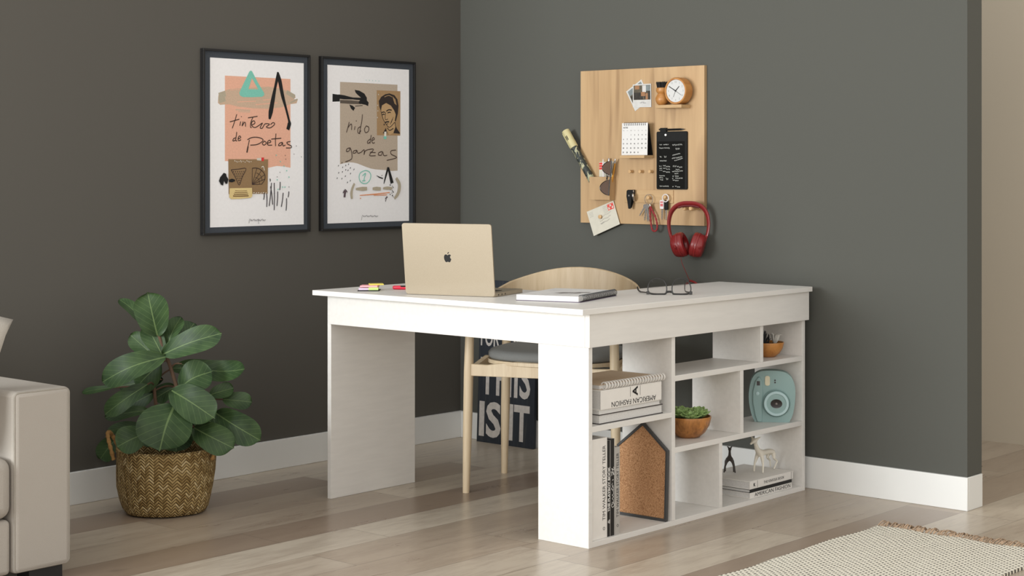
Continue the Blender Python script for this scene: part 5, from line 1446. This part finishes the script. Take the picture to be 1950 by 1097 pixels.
# ================================================================== sofa corner and rug
sf = thing('sofa', 'light grey fabric sofa with a square armrest against the left wall', 'sofa', (.47, -3.4, 0))
build('armrest', bx(.06, .900, -2.7832, -2.5970, .040, .554), 'sofa_fabric', sf, bevel=.016, seg=4)
def piping(pts, par): build('piping', MB().tube(pts, .0032, 8, closed=True), 'sofa_fabric', par)
m = MB()
pts = [V((.8945, y, z)) for y, z in rrect(-2.7790, -2.6010, .046, .5500, .014, 4)]
build('piping', m.tube(pts, .0028, 8, closed=True), 'piping_grey', sf)
build('armrest', bx(.06, .900, -4.50, -4.31, .040, .554), 'sofa_fabric', sf, bevel=.016, seg=4)
build('seat_base', bx(.08, .893, -4.305, -2.788, .040, .196), 'sofa_fabric', sf, bevel=.014, seg=3)
for y0, y1 in ((-3.540, -2.786), (-4.306, -3.550)):
    build('seat_cushion', bx(.26, .905, y0, y1, .1985, .372), 'sofa_fabric', sf, bevel=.035, seg=5)
build('sofa_back', bx(.04, .26, -4.305, -2.788, .1, .70), 'sofa_fabric', sf, bevel=.04, seg=4)
for x, y in ((.835, -2.66), (.12, -2.66), (.835, -4.44), (.12, -4.44)):
    build('foot', bx(x - .030, x + .032, y - .055, y + .055, 0, .0398), 'leg_black', sf)
# scatter cushion: a square pillow with pinched corners
m = MB(); n = 16; hw = .205; top, bot = [], []
for side, store in ((1, top), (-1, bot)):
    for i in range(n + 1):
        for j in range(n + 1):
            u, v = i / n * 2 - 1, j / n * 2 - 1
            pin = 1 - .07 * (1 - abs(u) ** 2) * abs(v) ** 6
            pin2 = 1 - .07 * (1 - abs(v) ** 2) * abs(u) ** 6
            th = .068 * ((1 - u ** 4) * (1 - v ** 4)) ** .55
            th += .003 * math.sin(11 * u + 5 * v) * (1 - u ** 2) * (1 - v ** 2)
            store.append(m.bm.verts.new((u * hw * pin2, v * hw * pin, side * th)))
for side, st in ((1, top), (-1, bot)):
    for i in range(n):
        for j in range(n):
            q = [st[i * (n + 1) + j], st[(i + 1) * (n + 1) + j], st[(i + 1) * (n + 1) + j + 1], st[i * (n + 1) + j + 1]]
            m.face(q if side > 0 else q[::-1], 0, True)
bmesh.ops.remove_doubles(m.bm, verts=m.bm.verts, dist=1e-5)
m.xf(place((.815, -3.000, .638), 0) @ Matrix.Rotation(math.radians(-22), 4, 'Z'))
tag(build('throw_pillow', m, 'pillow_fabric', loc=(.815, -3.0, .373), angle=180), 'pale square throw pillow standing on the sofa seat by the armrest', 'pillow')

rg = thing('rug', 'cream woven runner rug flecked with dark dots and tan fringe', 'rug', (2.62, -1.5, 0))
m = MB(); nx, ny = 30, 110
gx = lambda i: 2.3130 + .612 * i / nx
gyy = lambda j: -.4470 - 2.35 * j / ny
g = [[m.bm.verts.new((gx(i) + .003 * math.sin(gyy(j) * 19), gyy(j) + .003 * math.sin(gx(i) * 23), .0085 + .0018 * math.sin(gx(i) * 31 + gyy(j) * 9) + random.uniform(-.0004, .0004))) for j in range(ny + 1)] for i in range(nx + 1)]
for i in range(nx):
    for j in range(ny): m.face([g[i][j], g[i][j + 1], g[i + 1][j + 1], g[i + 1][j]], 0, True)
ge = [e for e in m.bm.edges if e.is_boundary]
r_ = bmesh.ops.extrude_edge_only(m.bm, edges=ge)
for v in [v for v in r_['geom'] if isinstance(v, bmesh.types.BMVert)]: v.co.z = .0005
bmesh.ops.recalc_face_normals(m.bm, faces=m.bm.faces)
build('weave', m, 'rug_weave', rg, angle=70)
m = MB(); random.seed(14)
for k in range(104):
    x = 2.318 + .60 * k / 103 + random.uniform(-.005, .005)
    L = random.uniform(.026, .046); a = random.uniform(-.3, .9)
    b_ = V((x, -.4480, .008))
    m.tube(spline([b_, b_ + V((math.sin(a) * L * .5, L * .5, .008 + random.uniform(0, .006))), b_ + V((math.sin(a) * L, L, random.uniform(-.005, .006)))], 3), [.0021, .0021, .0020, .0019, .0018, .0016, .0010], 5)
fg = build('fringe', m, 'fringe_brown', rg); fg['kind'] = 'stuff'

# ================================================================== light and camera
w = bpy.data.worlds.new('World'); sc.world = w
w.use_nodes = True
bg = w.node_tree.nodes['Background']
tcw = w.node_tree.nodes.new('ShaderNodeTexCoord'); sxw = w.node_tree.nodes.new('ShaderNodeSeparateXYZ'); rpw = w.node_tree.nodes.new('ShaderNodeValToRGB')
w.node_tree.links.new(tcw.outputs['Generated'], sxw.inputs[0]); w.node_tree.links.new(sxw.outputs[2], rpw.inputs[0]); w.node_tree.links.new(rpw.outputs[0], bg.inputs[0])
rpw.color_ramp.elements[0].position = .05; rpw.color_ramp.elements[0].color = (1.0, .975, .935, 1)
rpw.color_ramp.elements[1].position = 1.0; rpw.color_ramp.elements[1].color = (.60, .585, .56, 1)
bg.inputs[1].default_value = 1.38
def area(name, loc, target, sx, sy, power, col):
    ld = bpy.data.lights.new(name, 'AREA')
    ld.shape = 'RECTANGLE'; ld.size = sx; ld.size_y = sy; ld.energy = power; ld.color = col
    o = bpy.data.objects.new(name, ld)
    COL.objects.link(o)
    o.location = loc
    o.rotation_euler = (V(target) - V(loc)).to_track_quat('-Z', 'Y').to_euler()
    return o
area('window_light', (.45, -6.7, 1.35), (1.2, -.6, .75), 2.2, 1.7, 305, (.955, 1, 1.02))
area('room_fill', (5.6, -7.6, 2.0), (.8, -1.0, .6), 3.2, 2.2, 70, (1, .955, .90))

cd = bpy.data.cameras.new('camera')
cd.sensor_width = 36
cd.lens = 36 * 3176.68 / 1950
cd.shift_y = (320.3 - 548.5) / 1950
cd.clip_start = .05
cam = bpy.data.objects.new('camera', cd)
COL.objects.link(cam)
cam.location = (5.0579, -5.3650, 1.1851)
cam.rotation_euler = (PI / 2, 0, .7251)
sc.camera = cam
sc.view_settings.view_transform = 'Standard'
sc.view_settings.look = 'None'
sc.view_settings.exposure = 0
